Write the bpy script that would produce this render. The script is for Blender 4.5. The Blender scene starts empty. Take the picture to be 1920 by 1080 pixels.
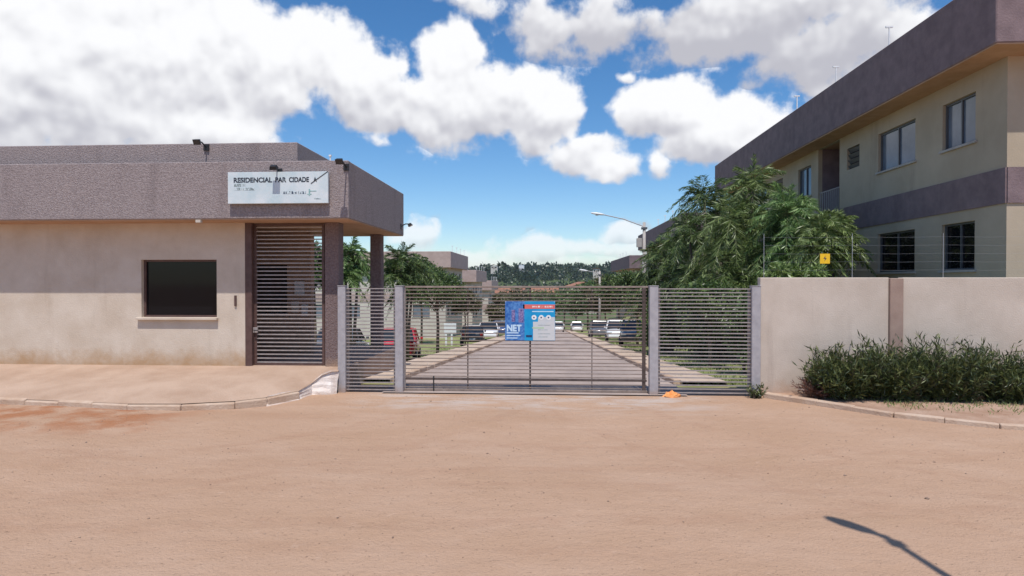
import bpy, bmesh, math, random
import numpy as np
from mathutils import Vector, Matrix

S = bpy.context.scene
COL = S.collection
R = math.radians

# ------------------------------------------------------------------ camera
F = 1180.0
YAW, PIT = R(3.4), R(-0.58)
CAM = np.array([0, 0, 2.04])
FW = np.array([-math.sin(YAW) * math.cos(PIT), math.cos(YAW) * math.cos(PIT), math.sin(PIT)])
RT = np.array([math.cos(YAW), math.sin(YAW), 0])
UP = np.cross(RT, FW)
cd = bpy.data.cameras.new('camera')
cam = bpy.data.objects.new('camera', cd)
COL.objects.link(cam)
cam.location = CAM
cam.rotation_euler = (R(90) + PIT, 0, YAW)
cd.sensor_width = 36
cd.lens = 36 * F / 1920
cd.clip_end = 5000
cd.clip_start = 0.05
S.camera = cam


def ray(px, py):
    return FW + RT * (px - 960) / F + UP * (540 - py) / F


def onz(px, py, z):
    d = ray(px, py)
    return CAM + d * (z - CAM[2]) / d[2]


def ony(px, py, Y):
    d = ray(px, py)
    return CAM + d * Y / d[1]


# ------------------------------------------------------------------ sun, sky, exposure
SUN_EL, SUN_AZ = R(66), R(173)      # azimuth clockwise from +Y: behind the camera, a little right
sd = Vector((math.sin(SUN_AZ) * math.cos(SUN_EL), math.cos(SUN_AZ) * math.cos(SUN_EL), math.sin(SUN_EL)))
ld = bpy.data.lights.new('sun', 'SUN')
ld.energy = 4.1
ld.angle = R(0.53)
ld.color = (1.0, 0.955, 0.89)
sun = bpy.data.objects.new('sun', ld)
COL.objects.link(sun)
sun.rotation_euler = sd.to_track_quat('Z', 'Y').to_euler()
sun.location = (0, -10, 30)

S.view_settings.view_transform = 'Standard'
S.view_settings.look = 'None'
S.view_settings.gamma = 1
S.view_settings.exposure = 0.05
S.view_settings.use_curve_mapping = False
S.cycles.use_denoising = True
S.cycles.max_bounces = 6
S.cycles.transparent_max_bounces = 6

W = bpy.data.worlds.new('World')
S.world = W
W.use_nodes = True
wt = W.node_tree
wt.nodes.clear()


def N(tree, typ, **kw):
    n = tree.nodes.new(typ)
    for k, v in kw.items():
        if k == 'inp':
            for i, val in v.items():
                if hasattr(val, 'node'):
                    tree.links.new(val, n.inputs[i])
                else:
                    n.inputs[i].default_value = val
        else:
            setattr(n, k, v)
    return n


def wm(op, a, b=0.0, c=0.0, clamp=False):
    n = N(wt, 'ShaderNodeMath', operation=op, use_clamp=clamp)
    for i, v in enumerate((a, b, c)):
        if hasattr(v, 'node'):
            wt.links.new(v, n.inputs[i])
        else:
            n.inputs[i].default_value = v
    return n.outputs[0]


def wv(op, a, b=(0, 0, 0), c=(0, 0, 0), out=0):
    n = N(wt, 'ShaderNodeVectorMath', operation=op)
    for i, v in enumerate((a, b, c)):
        if hasattr(v, 'node'):
            wt.links.new(v, n.inputs[i])
        else:
            n.inputs[i].default_value = v
    return n.outputs[out]


def smooth(v, a, b, lo=0.0, hi=1.0):
    n = N(wt, 'ShaderNodeMapRange', interpolation_type='SMOOTHSTEP')
    wt.links.new(v, n.inputs[0])
    for i, x in enumerate((a, b, lo, hi)):
        n.inputs[1 + i].default_value = x
    return n.outputs[0]


sky = N(wt, 'ShaderNodeTexSky', sky_type='NISHITA')
sky.sun_disc = False
sky.sun_elevation = SUN_EL
sky.sun_rotation = SUN_AZ
sky.altitude = 900
sky.air_density = 1.0
sky.dust_density = 0.9
sky.ozone_density = 2.6

tc = N(wt, 'ShaderNodeTexCoord')
dirv = tc.outputs['Generated']
sep = N(wt, 'ShaderNodeSeparateXYZ')
wt.links.new(dirv, sep.inputs[0])
az = wm('ARCTAN2', sep.outputs[0], sep.outputs[1])
el = wm('ARCSINE', sep.outputs[2])
cmb = N(wt, 'ShaderNodeCombineXYZ')
wt.links.new(az, cmb.inputs[0])
wt.links.new(el, cmb.inputs[1])
wn = N(wt, 'ShaderNodeTexNoise', inp={0: dirv, 'Scale': 7.0, 'Detail': 3.0, 'Roughness': 0.55})
warp = wv('SUBTRACT', wn.outputs['Color'], (0.5, 0.5, 0.5))
warp = wv('MULTIPLY', warp, (0.10, 0.075, 0.0))
co = wv('ADD', cmb.outputs[0], warp)

# cumulus masses: where they stand in the sky (direction), their half-widths, weight and own tone
CL = [(300, 110, 270, 190, 1.05, .12), (60, 120, 300, 200, 1.0, .0), (470, 120, 150, 115, 1.1, .1), (590, 100, 115, 90, 1.1, .25),
      (665, 150, 90, 85, 1.0, .25), (700, 205, 140, 62, .95, -.1), (838, 125, 72, 88, 1.1, .3), (860, 205, 140, 85, 1.1, .0),
      (940, 195, 115, 85, 1.05, .2), (1015, 225, 85, 82, 1.05, .1), (1100, 290, 100, 48, .9, -.05), (300, 235, 240, 34, .75, -.1),
      (1145, 315, 58, 26, .8, .2), (705, 266, 60, 22, .42, .3),
      (1330, 45, 400, 78, .58, -.75), (1080, 25, 190, 50, .5, -.5), (1570, 95, 190, 80, .66, -.8), (890, 10, 90, 28, .4, .0),
      (1830, 130, 260, 120, .85, -.5),
      (1195, 220, 85, 60, .9, .2), (1280, 205, 85, 62, 1.0, .25), (1400, 240, 120, 62, 1.0, .15), (1175, 155, 30, 18, .6, .2),
      (1330, 275, 110, 42, .8, -.1), (1610, 260, 160, 60, .9, .1),
      (800, 450, 80, 50, .50, .3), (880, 482, 120, 36, .38, .3), (1005, 462, 90, 42, .48, .3), (1090, 460, 70, 30, .40, .3),
      (1160, 436, 55, 26, .42, .3), (1190, 472, 80, 22, .34, .2), (1235, 314, 26, 20, .22, .3), (960, 498, 260, 18, .28, .2),
      (420, 430, 200, 60, .7, .1), (1500, 420, 160, 50, .7, .1), (40, 380, 180, 50, .7, .1)]
M = None
num = None
den = None
for (cx, cy, rx, ry, wgt, tone) in CL:
    d = ray(cx, cy)
    d = d / np.linalg.norm(d)
    a0, e0 = math.atan2(d[0], d[1]), math.asin(d[2])
    ra, re = rx / F * 0.97, ry / F * 0.97
    q = wv('MULTIPLY_ADD', co, (1 / ra, 1 / re, 0), (-a0 / ra, -e0 / re, 0))
    ln = wv('LENGTH', q, out=1)
    m = wm('MULTIPLY_ADD', ln, -wgt, wgt)
    mp = wm('MAXIMUM', m, 0.001)
    w2 = wm('POWER', mp, 2.0)
    sx = N(wt, 'ShaderNodeSeparateXYZ')
    wt.links.new(q, sx.inputs[0])
    t = wm('ADD', sx.outputs[1], tone)
    if M is None:
        M, num, den = m, wm('MULTIPLY', w2, t), w2
    else:
        M = wm('SMOOTH_MAX', M, m, 0.12)
        num = wm('MULTIPLY_ADD', w2, t, num)
        den = wm('ADD', den, w2)
tone = wm('DIVIDE', num, den)
# broken cumulus over the unseen rest of the sky, thinned to lower ambient light
gn = N(wt, 'ShaderNodeTexNoise', inp={0: dirv, 'Scale': 3.2, 'Detail': 2.0, 'Roughness': 0.5})
gm = smooth(gn.outputs[0], 0.5, 0.82, -0.6, 0.7)
out_az = smooth(wm('ABSOLUTE', wm('ADD', az, YAW)), 0.72, 0.95)
out_el = smooth(el, 0.50, 0.62)
outm = wm('MAXIMUM', out_az, out_el)
M = wm('ADD', wm('MULTIPLY', M, wm('SUBTRACT', 1.0, outm)), wm('MULTIPLY', gm, outm))
tone = wm('MULTIPLY', tone, wm('SUBTRACT', 1.0, outm))
f0 = N(wt, 'ShaderNodeTexNoise', inp={0: dirv, 'Scale': 11.0, 'Detail': 3.0, 'Roughness': 0.5})
f1 = N(wt, 'ShaderNodeTexNoise', inp={0: dirv, 'Scale': 11.0, 'Detail': 9.0, 'Roughness': 0.57})
sh = wv('ADD', dirv, (0.004, 0.0, 0.016))
f2 = N(wt, 'ShaderNodeTexNoise', inp={0: sh, 'Scale': 11.0, 'Detail': 3.0, 'Roughness': 0.5})
dens = wm('MULTIPLY_ADD', wm('SUBTRACT', f1.outputs[0], 0.5), 1.9, M)
alpha = wm('MULTIPLY', smooth(dens, -0.01, 0.31), smooth(el, 0.0, 0.16, 0.5, 1.0))   # low clouds pale through more air
emb = wm('SUBTRACT', f0.outputs[0], f2.outputs[0])
lum = wm('ADD', wm('MULTIPLY', tone, 0.62), wm('MULTIPLY', emb, 2.6))
lum = wm('ADD', lum, wm('MULTIPLY', dens, -0.10))
lit = smooth(lum, -0.75, 0.22)
cc = N(wt, 'ShaderNodeMix', data_type='RGBA')
wt.links.new(lit, cc.inputs[0])
cc.inputs[6].default_value = (5.3, 5.25, 5.75, 1)
cc.inputs[7].default_value = (9.9, 9.9, 10.0, 1)
# keep the sky's own blue, a little deeper as the photograph's camera rendered it
hsv = N(wt, 'ShaderNodeHueSaturation', inp={'Saturation': 1.28, 'Value': 1.4})
wt.links.new(sky.outputs[0], hsv.inputs['Color'])
fin = N(wt, 'ShaderNodeMix', data_type='RGBA')
wt.links.new(wm('MULTIPLY', alpha, 0.97), fin.inputs[0])
wt.links.new(hsv.outputs[0], fin.inputs[6])
wt.links.new(cc.outputs[2], fin.inputs[7])
bg = N(wt, 'ShaderNodeBackground', inp={'Strength': 0.1})
wt.links.new(fin.outputs[2], bg.inputs[0])
wo = N(wt, 'ShaderNodeOutputWorld')
wt.links.new(bg.outputs[0], wo.inputs[0])
W.cycles.sampling_method = 'MANUAL'
W.cycles.sample_map_resolution = 512


# ------------------------------------------------------------------ materials
def mat(name, c1, c2=None, scale=4.0, rough=0.85, bump=0.0, bscale=40.0, metal=0.0, detail=6.0, coat=0.0, dist=0.02,
        stretch=None, contrast=(0.35, 0.65), spec=0.4):
    m = bpy.data.materials.new(name)
    m.use_nodes = True
    t = m.node_tree
    b = t.nodes['Principled BSDF']
    b.inputs['Roughness'].default_value = rough
    b.inputs['Metallic'].default_value = metal
    b.inputs['Specular IOR Level'].default_value = spec
    if coat:
        b.inputs['Coat Weight'].default_value = coat
        b.inputs['Coat Roughness'].default_value = 0.06
    geo = N(t, 'ShaderNodeNewGeometry')
    vec = geo.outputs['Position']
    if stretch:
        mp = N(t, 'ShaderNodeMapping', inp={0: vec, 'Scale': stretch})
        vec = mp.outputs[0]
    if c2 is not None:
        n = N(t, 'ShaderNodeTexNoise', inp={0: vec, 'Scale': scale, 'Detail': detail, 'Roughness': 0.62})
        r = N(t, 'ShaderNodeValToRGB')
        r.color_ramp.elements[0].position, r.color_ramp.elements[1].position = contrast
        r.color_ramp.elements[0].color = (*c1, 1)
        r.color_ramp.elements[1].color = (*c2, 1)
        t.links.new(n.outputs[0], r.inputs[0])
        t.links.new(r.outputs[0], b.inputs['Base Color'])
    else:
        b.inputs['Base Color'].default_value = (*c1, 1)
    if bump:
        n2 = N(t, 'ShaderNodeTexNoise', inp={0: vec, 'Scale': bscale, 'Detail': 5.0, 'Roughness': 0.6})
        bp = N(t, 'ShaderNodeBump', inp={'Strength': bump, 'Distance': dist, 'Height': n2.outputs[0]})
        t.links.new(bp.outputs[0], b.inputs['Normal'])
    return m


def add_stain(m, color, z0, z1, nscale=3.0, amount=0.8, axis=2):
    """dirt splashed up from the ground, ragged upper edge"""
    t = m.node_tree
    b = t.nodes['Principled BSDF']
    src = b.inputs['Base Color'].links[0].from_socket if b.inputs['Base Color'].links else None
    geo = N(t, 'ShaderNodeNewGeometry')
    sp = N(t, 'ShaderNodeSeparateXYZ', inp={0: geo.outputs['Position']})
    n = N(t, 'ShaderNodeTexNoise', inp={0: geo.outputs['Position'], 'Scale': nscale, 'Detail': 6.0, 'Roughness': 0.7})
    a = N(t, 'ShaderNodeMath', operation='MULTIPLY_ADD', inp={0: n.outputs[0], 1: -(z1 - z0) * 2.2, 2: sp.outputs[axis]})
    mr = N(t, 'ShaderNodeMapRange', inp={0: a.outputs[0], 1: z0 - (z1 - z0) * 1.1, 2: z1 - (z1 - z0) * 1.1, 3: amount, 4: 0.0})
    mx = N(t, 'ShaderNodeMix', data_type='RGBA', inp={0: mr.outputs[0], 7: (*color, 1)})
    if src:
        t.links.new(src, mx.inputs[6])
    else:
        mx.inputs[6].default_value = b.inputs['Base Color'].default_value
    t.links.new(mx.outputs[2], b.inputs['Base Color'])


def add_streaks(m, color, amount=.5, sc=2.2, lo=.56, hi=.74, stretch=(1, 1, .12)):
    """rain runs and old damp marks drawn down a wall"""
    t = m.node_tree
    b = t.nodes['Principled BSDF']
    src = b.inputs['Base Color'].links[0].from_socket
    geo = N(t, 'ShaderNodeNewGeometry')
    mp = N(t, 'ShaderNodeMapping', inp={0: geo.outputs['Position'], 'Scale': stretch})
    n = N(t, 'ShaderNodeTexNoise', inp={0: mp.outputs[0], 'Scale': sc, 'Detail': 7.0, 'Roughness': 0.66})
    mr = N(t, 'ShaderNodeMapRange', interpolation_type='SMOOTHSTEP', inp={0: n.outputs[0], 1: lo, 2: hi, 3: 0.0, 4: amount})
    mx = N(t, 'ShaderNodeMix', data_type='RGBA', inp={0: mr.outputs[0], 7: (*color, 1)})
    t.links.new(src, mx.inputs[6])
    t.links.new(mx.outputs[2], b.inputs['Base Color'])


MT = {}
MT['cream'] = mat('cream_plaster', (.46, .40, .34), (.55, .49, .42), 2.2, .9, .25, 60)
MT['cream_guard'] = mat('cream_plaster_stained', (.53, .435, .345), (.615, .525, .435), 1.8, .9, .3, 50)
add_stain(MT['cream_guard'], (.40, .24, .12), .42, .78, 2.6, .85)
add_streaks(MT['cream_guard'], (.34, .26, .19), .28, 2.4)
MT['cream_block'] = mat('cream_block_plaster', (.40, .325, .235), (.47, .385, .285), .9, .9, .2, 30)
add_streaks(MT['cream_block'], (.27, .21, .16), .5, 1.6)
MT['pale_block'] = mat('pale_block_plaster', (.52, .47, .42), (.60, .55, .49), .6, .9, .2, 30)
MT['boundary'] = mat('boundary_wall_plaster', (.49, .405, .335), (.58, .49, .415), 1.6, .92, .3, 45, detail=9)
add_stain(MT['boundary'], (.42, .26, .17), .0, .30, 3.0, .8)
add_streaks(MT['boundary'], (.32, .25, .21), .4, 2.6)
MT['pillar'] = mat('brown_pillar_plaster', (.30, .205, .165), (.36, .255, .205), 3, .9, .3, 50)
MT['rough_purple'] = mat('roughcast_mauve', (.23, .187, .183), (.345, .287, .28), 34, .95, .8, 46, detail=4, dist=.03, contrast=(.34, .60))
add_streaks(MT['rough_purple'], (.13, .10, .10), .38, 2.0, .52, .72)
add_streaks(MT['rough_purple'], (.42, .33, .30), .35, 1.1, .55, .75, (1, 1, .5))
MT['block_fascia'] = mat('block_fascia_mauve', (.175, .125, .13), (.235, .17, .175), 3, .95, .5, 25)
add_streaks(MT['block_fascia'], (.11, .08, .085), .5, 1.4)
MT['left_fascia'] = mat('left_block_fascia_mauve', (.40, .295, .265), (.48, .36, .325), 2, .95, .4, 25)
MT['soffit'] = mat('ochre_soffit', (.40, .24, .14), (.48, .30, .19), 2.5, .9, .1, 30)
MT['column'] = mat('mauve_column', (.155, .105, .10), (.24, .18, .175), 30, .95, .8, 60, dist=.03)
add_stain(MT['column'], (.45, .30, .2), .42, .62, 4, .7)
MT['steel'] = mat('grey_post_paint', (.345, .325, .34), (.43, .405, .415), 9, .5, .08, 80, metal=.15)
add_stain(MT['steel'], (.36, .25, .19), -.02, .14, 7, .8)
MT['bar_grey'] = mat('grey_bar_paint', (.30, .255, .24), (.39, .34, .325), 12, .5, 0, metal=.15)
MT['bar_brown'] = mat('rusted_bar_paint', (.20, .15, .125), (.30, .235, .20), 8, .6, 0, metal=.1)
MT['rail_dark'] = mat('dark_rail_paint', (.065, .045, .04), (.11, .08, .07), 9, .6, 0, metal=.1)
MT['brown_metal'] = mat('brown_frame_paint', (.085, .045, .038), (.12, .068, .058), 8, .55, 0)
MT['glass'] = mat('dark_window_glass', (.006, .006, .008), None, rough=.05, spec=.22)
MT['glass_blue'] = mat('bluish_window_glass', (.10, .13, .17), (.17, .20, .25), 1.2, .12, spec=.6)
MT['alu'] = mat('aluminium_frame', (.12, .12, .13), None, rough=.45, metal=.3)
MT['dark'] = mat('dark_interior', (.03, .022, .02), (.05, .04, .035), 3, .9)
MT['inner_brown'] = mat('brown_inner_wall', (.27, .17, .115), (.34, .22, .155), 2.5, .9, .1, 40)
MT['black'] = mat('black_plastic', (.02, .02, .022), None, rough=.5)
MT['white'] = mat('white_paint', (.72, .72, .72), (.78, .78, .77), 5, .5)
MT['lamp_glass'] = mat('lamp_glass', (.75, .77, .8), None, rough=.15)
MT['concrete'] = mat('grey_concrete', (.36, .33, .31), (.46, .42, .39), 3, .92, .3, 60)
MT['whitewash'] = mat('whitewashed_rubble', (.62, .52, .46), (.74, .67, .62), 7, .95, .5, 22, dist=.03)
add_stain(MT['whitewash'], (.44, .29, .2), -.05, .06, 5, .8)
MT['kerb'] = mat('pale_kerb_concrete', (.44, .30, .21), (.54, .41, .315), 3, .95, .6, 30, dist=.02)
MT['rubber'] = mat('tyre_rubber', (.02, .02, .02), None, rough=.8)
MT['rim'] = mat('wheel_rim', (.35, .36, .37), None, rough=.35, metal=.7)
MT['tail'] = mat('tail_lamp', (.35, .02, .02), None, rough=.15)
MT['head'] = mat('head_lamp', (.7, .72, .75), None, rough=.1)
MT['plate'] = mat('grey_number_plate', (.5, .5, .5), None, rough=.5)
MT['carglass'] = mat('car_glass', (.02, .024, .028), None, rough=.05, spec=.6)
for nm, c in (('red', (.50, .02, .035)), ('black_p', (.015, .015, .018)), ('white_p', (.72, .72, .72)), ('silver', (.34, .36, .39)),
              ('grey_p', (.12, .12, .13)), ('blue_p', (.05, .07, .16))):
    MT['paint_' + nm] = mat('car_paint_' + nm, c, None, rough=.3, coat=.8)
MT['bark'] = mat('tree_bark', (.10, .075, .055), (.18, .14, .11), 14, .95, .7, 30)
MT['tile_red'] = mat('red_clay_roof', (.26, .115, .07), (.36, .17, .105), 1.5, .9)
MT['orange'] = mat('orange_cloth', (.75, .26, .06), (.85, .40, .16), 18, .8, .3, 60)
MT['yellow'] = mat('yellow_plate', (.75, .44, .01), (.80, .50, .02), 20, .5)
MT['wire'] = mat('fence_wire', (.45, .45, .46), None, rough=.4, metal=.6)
MT['sign_white'] = mat('weathered_sign_panel', (.50, .60, .63), (.66, .70, .71), 3.2, .55, .05, 30, detail=8)
MT['letter_dark'] = mat('faded_dark_lettering', (.015, .02, .035), (.50, .60, .63), 26, .6, 0, contrast=(.56, .70))
MT['letter_grey'] = mat('faded_grey_lettering', (.17, .22, .22), (.52, .60, .62), 20, .6, 0, contrast=(.40, .75))
MT['small_print'] = mat('worn_small_print', (.20, .25, .25), (.56, .64, .66), 42, .6, 0, detail=2, contrast=(.44, .56), stretch=(1, 1, .5))
MT['small_print_dark'] = mat('worn_dark_small_print', (.03, .05, .09), (.56, .64, .66), 38, .6, 0, detail=2, contrast=(.44, .56), stretch=(1, 1, .5))
MT['red_print'] = mat('white_print_on_red', (.85, .7, .68), (.66, .14, .12), 60, .5, 0, detail=2, contrast=(.44, .56), stretch=(1, 1, .4))
MT['letter_green'] = mat('faded_green_emblem', (.16, .34, .33), (.4, .55, .55), 14, .6, 0)
MT['ban_blue'] = mat('banner_photo_blue', (.012, .09, .34), (.10, .26, .56), 22, .45, 0, detail=3)
MT['ban_cyan'] = mat('banner_cyan', (.0, .24, .52), (.01, .32, .60), 4, .45)
MT['ban_red'] = mat('banner_red', (.66, .14, .12), None, rough=.45)
MT['ban_white'] = mat('banner_white', (.52, .55, .58), (.62, .60, .58), 3, .45)
MT['ban_pale'] = mat('banner_pale_print', (.50, .66, .80), None, rough=.45)
MT['ban_navy'] = mat('banner_navy', (.01, .04, .12), None, rough=.45)
MT['ban_purple'] = mat('banner_photo_figures', (.06, .05, .20), (.30, .24, .44), 34, .45, 0, detail=2)
MT['ban_green'] = mat('banner_pale_green', (.40, .56, .34), None, rough=.45)


def leafmat(name, cols, trans=.22):
    m = bpy.data.materials.new(name)
    m.use_nodes = True
    t = m.node_tree
    b = t.nodes['Principled BSDF']
    g = N(t, 'ShaderNodeNewGeometry')
    r = N(t, 'ShaderNodeValToRGB')
    while len(r.color_ramp.elements) < len(cols):
        r.color_ramp.elements.new(0.5)
    for i, c in enumerate(cols):
        r.color_ramp.elements[i].position = i / (len(cols) - 1)
        r.color_ramp.elements[i].color = (*c, 1)
    t.links.new(g.outputs['Random Per Island'], r.inputs[0])
    t.links.new(r.outputs[0], b.inputs['Base Color'])
    b.inputs['Roughness'].default_value = .42
    b.inputs['Specular IOR Level'].default_value = .5
    tr = N(t, 'ShaderNodeBsdfTranslucent')
    t.links.new(r.outputs[0], tr.inputs[0])
    mx = N(t, 'ShaderNodeMixShader', inp={0: trans})
    t.links.new(b.outputs[0], mx.inputs[1])
    t.links.new(tr.outputs[0], mx.inputs[2])
    t.links.new(mx.outputs[0], t.nodes['Material Output'].inputs[0])
    return m


MT['leaf_weep'] = leafmat('weeping_leaf', [(.04, .065, .018), (.10, .15, .04), (.19, .26, .08), (.34, .41, .17)], .34)
MT['leaf_bright'] = leafmat('bright_weeping_leaf', [(.045, .10, .03), (.11, .20, .06), (.20, .32, .10), (.34, .46, .20)], .34)
MT['leaf_dark'] = leafmat('dark_leaf', [(.025, .045, .016), (.055, .095, .028), (.10, .16, .045), (.20, .27, .085)], .28)
MT['leaf_lime'] = leafmat('lime_leaf', [(.06, .10, .02), (.11, .17, .035), (.17, .24, .06), (.24, .30, .10)])
MT['leaf_brown'] = leafmat('dusty_leaf', [(.05, .05, .022), (.08, .085, .035), (.12, .12, .05), (.18, .16, .08)])
MT['leaf_shrub'] = leafmat('shrub_leaf', [(.022, .034, .012), (.045, .065, .02), (.08, .105, .032), (.19, .21, .07)])
MT['leaf_red'] = leafmat('dry_leaf', [(.10, .04, .03), (.16, .07, .05), (.22, .12, .08)])
MT['leaf_far'] = leafmat('far_wood_leaf', [(.016, .032, .02), (.03, .052, .026), (.05, .075, .035), (.075, .10, .045)])
MT['grass'] = leafmat('verge_grass_blade', [(.11, .16, .045), (.18, .23, .07), (.27, .30, .11), (.36, .35, .16)])


# ------------------------------------------------------------------ mesh helpers
class MB:
    def __init__(s):
        s.v, s.f = [], []

    def quad(s, a, b, c, d):
        i = len(s.v)
        s.v += [tuple(a), tuple(b), tuple(c), tuple(d)]
        s.f.append((i, i + 1, i + 2, i + 3))
        return s

    def box(s, x0, x1, y0, y1, z0, z1):
        i = len(s.v)
        s.v += [(x, y, z) for z in (z0, z1) for y in (y0, y1) for x in (x0, x1)]
        s.f += [tuple(i + k for k in q) for q in ((0, 2, 3, 1), (4, 5, 7, 6), (0, 1, 5, 4), (2, 6, 7, 3), (0, 4, 6, 2), (1, 3, 7, 5))]
        return s

    def tube(s, pts, rad, n=8, cap=True):
        pts = [Vector(p) for p in pts]
        if not hasattr(rad, '__len__'):
            rad = [rad] * len(pts)
        base = len(s.v)
        for k, p in enumerate(pts):
            t = (pts[min(k + 1, len(pts) - 1)] - pts[max(k - 1, 0)]).normalized()
            u = t.orthogonal().normalized() if abs(t.z) < .9 else (Vector((1, 0, 0)) - t * t.x).normalized()
            w = t.cross(u)
            for j in range(n):
                a = 2 * math.pi * j / n
                s.v.append(tuple(p + (u * math.cos(a) + w * math.sin(a)) * rad[k]))
        for k in range(len(pts) - 1):
            for j in range(n):
                a, b = base + k * n + j, base + k * n + (j + 1) % n
                s.f.append((a, b, b + n, a + n))
        if cap:
            s.f.append(tuple(base + j for j in reversed(range(n))))
            s.f.append(tuple(base + (len(pts) - 1) * n + j for j in range(n)))
        return s

    def rings(s, rings, close=True, cap=True):
        n = len(rings[0])
        base = len(s.v)
        for r in rings:
            s.v += [tuple(p) for p in r]
        for k in range(len(rings) - 1):
            for j in range(n if close else n - 1):
                a, b = base + k * n + j, base + k * n + (j + 1) % n
                s.f.append((a, b, b + n, a + n))
        if cap:
            s.f.append(tuple(base + j for j in reversed(range(n))))
            s.f.append(tuple(base + (len(rings) - 1) * n + j for j in range(n)))
        return s

    def build(s, name, m, parent=None, bevel=0, smooth=False, fix=True):
        me = bpy.data.meshes.new(name)
        me.from_pydata(s.v, [], s.f)
        if bevel or fix:
            bm = bmesh.new()
            bm.from_mesh(me)
            if fix:
                bmesh.ops.recalc_face_normals(bm, faces=bm.faces)
            if bevel:
                bmesh.ops.bevel(bm, geom=[e for e in bm.edges if len(e.link_faces) == 2 and e.calc_face_angle(0) > .5],
                                offset=bevel, segments=1, affect='EDGES')
            bm.to_mesh(me)
            bm.free()
        if smooth:
            me.polygons.foreach_set('use_smooth', [True] * len(me.polygons))
        me.materials.append(MT[m] if isinstance(m, str) else m)
        o = bpy.data.objects.new(name, me)
        COL.objects.link(o)
        if parent:
            o.parent = parent
        return o


def np_mesh(name, V, Q, m, parent=None):
    me = bpy.data.meshes.new(name)
    me.vertices.add(len(V))
    me.vertices.foreach_set('co', np.asarray(V, np.float32).ravel())
    k = Q.shape[1]
    me.loops.add(Q.size)
    me.loops.foreach_set('vertex_index', Q.astype(np.int32).ravel())
    me.polygons.add(len(Q))
    me.polygons.foreach_set('loop_start', np.arange(0, Q.size, k, dtype=np.int32))
    me.polygons.foreach_set('loop_total', np.full(len(Q), k, np.int32))
    me.update(calc_edges=True)
    me.materials.append(MT[m] if isinstance(m, str) else m)
    o = bpy.data.objects.new(name, me)
    COL.objects.link(o)
    if parent:
        o.parent = parent
    return o


def tag(o, label, cat, group=None):
    o['label'] = label
    o['category'] = cat
    if group:
        o['group'] = group
    return o


def thing(name, label, cat, loc=(0, 0, 0), rz=0.0, group=None):
    o = bpy.data.objects.new(name, None)
    o.empty_display_size = .2
    COL.objects.link(o)
    o.location = loc
    o.rotation_euler = (0, 0, rz)
    return tag(o, label, cat, group)


def struct(o):
    o['kind'] = 'structure'
    return o


def copy_part(o, parent, loc):
    c = o.copy()
    COL.objects.link(c)
    c.parent = parent
    c.location = loc
    return c


def copy_tree(o, parent=None):
    c = o.copy()
    COL.objects.link(c)
    c.parent = parent
    for ch in list(o.children):
        copy_tree(ch, c)
    return c


def text(body, size, m, parent, mtx, name='lettering', bold=0.0, spacing=1.0, width=None):
    cu = bpy.data.curves.new('txt', 'FONT')
    cu.body = body
    cu.size = size
    cu.extrude = .0015
    cu.offset = bold
    cu.space_character = spacing
    to = bpy.data.objects.new('txt', cu)
    COL.objects.link(to)
    bpy.context.view_layer.update()
    me = bpy.data.meshes.new_from_object(to.evaluated_get(bpy.context.evaluated_depsgraph_get()))
    bpy.data.objects.remove(to)
    bpy.data.curves.remove(cu)
    if width:
        xs = [v.co.x for v in me.vertices]
        k = width / (max(xs) - min(xs))
        for v in me.vertices:
            v.co.x *= k
    me.transform(mtx)
    me.materials.clear()
    me.materials.append(MT[m])
    me.name = name
    o = bpy.data.objects.new(name, me)
    COL.objects.link(o)
    o.parent = parent
    return o


def facade(mb, P, u, v, W_, H_, holes, depth):
    """outer skin of a wall with rectangular holes and their reveals; P origin, u along, v up, holes (u0,u1,v0,v1)"""
    P, u, v = Vector(P), Vector(u), Vector(v)
    n = u.cross(v)
    us = sorted({0, W_, *[x for h in holes for x in h[:2]]})
    vs = sorted({0, H_, *[x for h in holes for x in h[2:]]})
    for i in range(len(us) - 1):
        for j in range(len(vs) - 1):
            cu, cv = (us[i] + us[i + 1]) / 2, (vs[j] + vs[j + 1]) / 2
            if any(h[0] < cu < h[1] and h[2] < cv < h[3] for h in holes):
                continue
            mb.quad(P + u * us[i] + v * vs[j], P + u * us[i + 1] + v * vs[j], P + u * us[i + 1] + v * vs[j + 1], P + u * us[i] + v * vs[j + 1])
    for (a, b, c, d) in holes:
        q = [P + u * a + v * c, P + u * b + v * c, P + u * b + v * d, P + u * a + v * d]
        for k in range(4):
            p0, p1 = q[k], q[(k + 1) % 4]
            mb.quad(p1, p0, p0 - n * depth, p1 - n * depth)


def ss(a, b, x):
    t = np.clip((x - a) / (b - a), 0, 1)
    return t * t * (3 - 2 * t)


# ------------------------------------------------------------------ terrain
PY = [-400, 12.4, 150, 240, 330, 480, 650, 740, 1500]
PZ = [0, 0, -9.08, -12.5, -11, -2, 10, 12, 9]


def base(Y):
    return np.interp(Y, PY, PZ)


def T(X, Y):
    X = np.asarray(X, float)
    Y = np.asarray(Y, float)
    z = base(Y)
    z = z + .06 * ss(-3.9, -6.5, X) * (1 - ss(11.5, 13.5, Y))
    z = z - .45 * ss(-3.6, -6.2, X) * ss(13, 19, Y) * (1 - ss(45, 60, Y))
    z = z + 2.0 * ss(6.2, 8.7, X) * ss(12.5, 16, Y) * (1 - ss(95, 120, Y))
    z = z + 3.5 * np.sin(X / 130 + 1.1) * ss(300, 650, Y) + 1.6 * np.sin(X / 47 + Y / 90) * ss(300, 600, Y)
    return z


def grid_lines(segs):
    o = []
    for a, b, st in segs:
        o += list(np.arange(a, b - 1e-6, st))
    o.append(segs[-1][1])
    return np.array(o)


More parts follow.
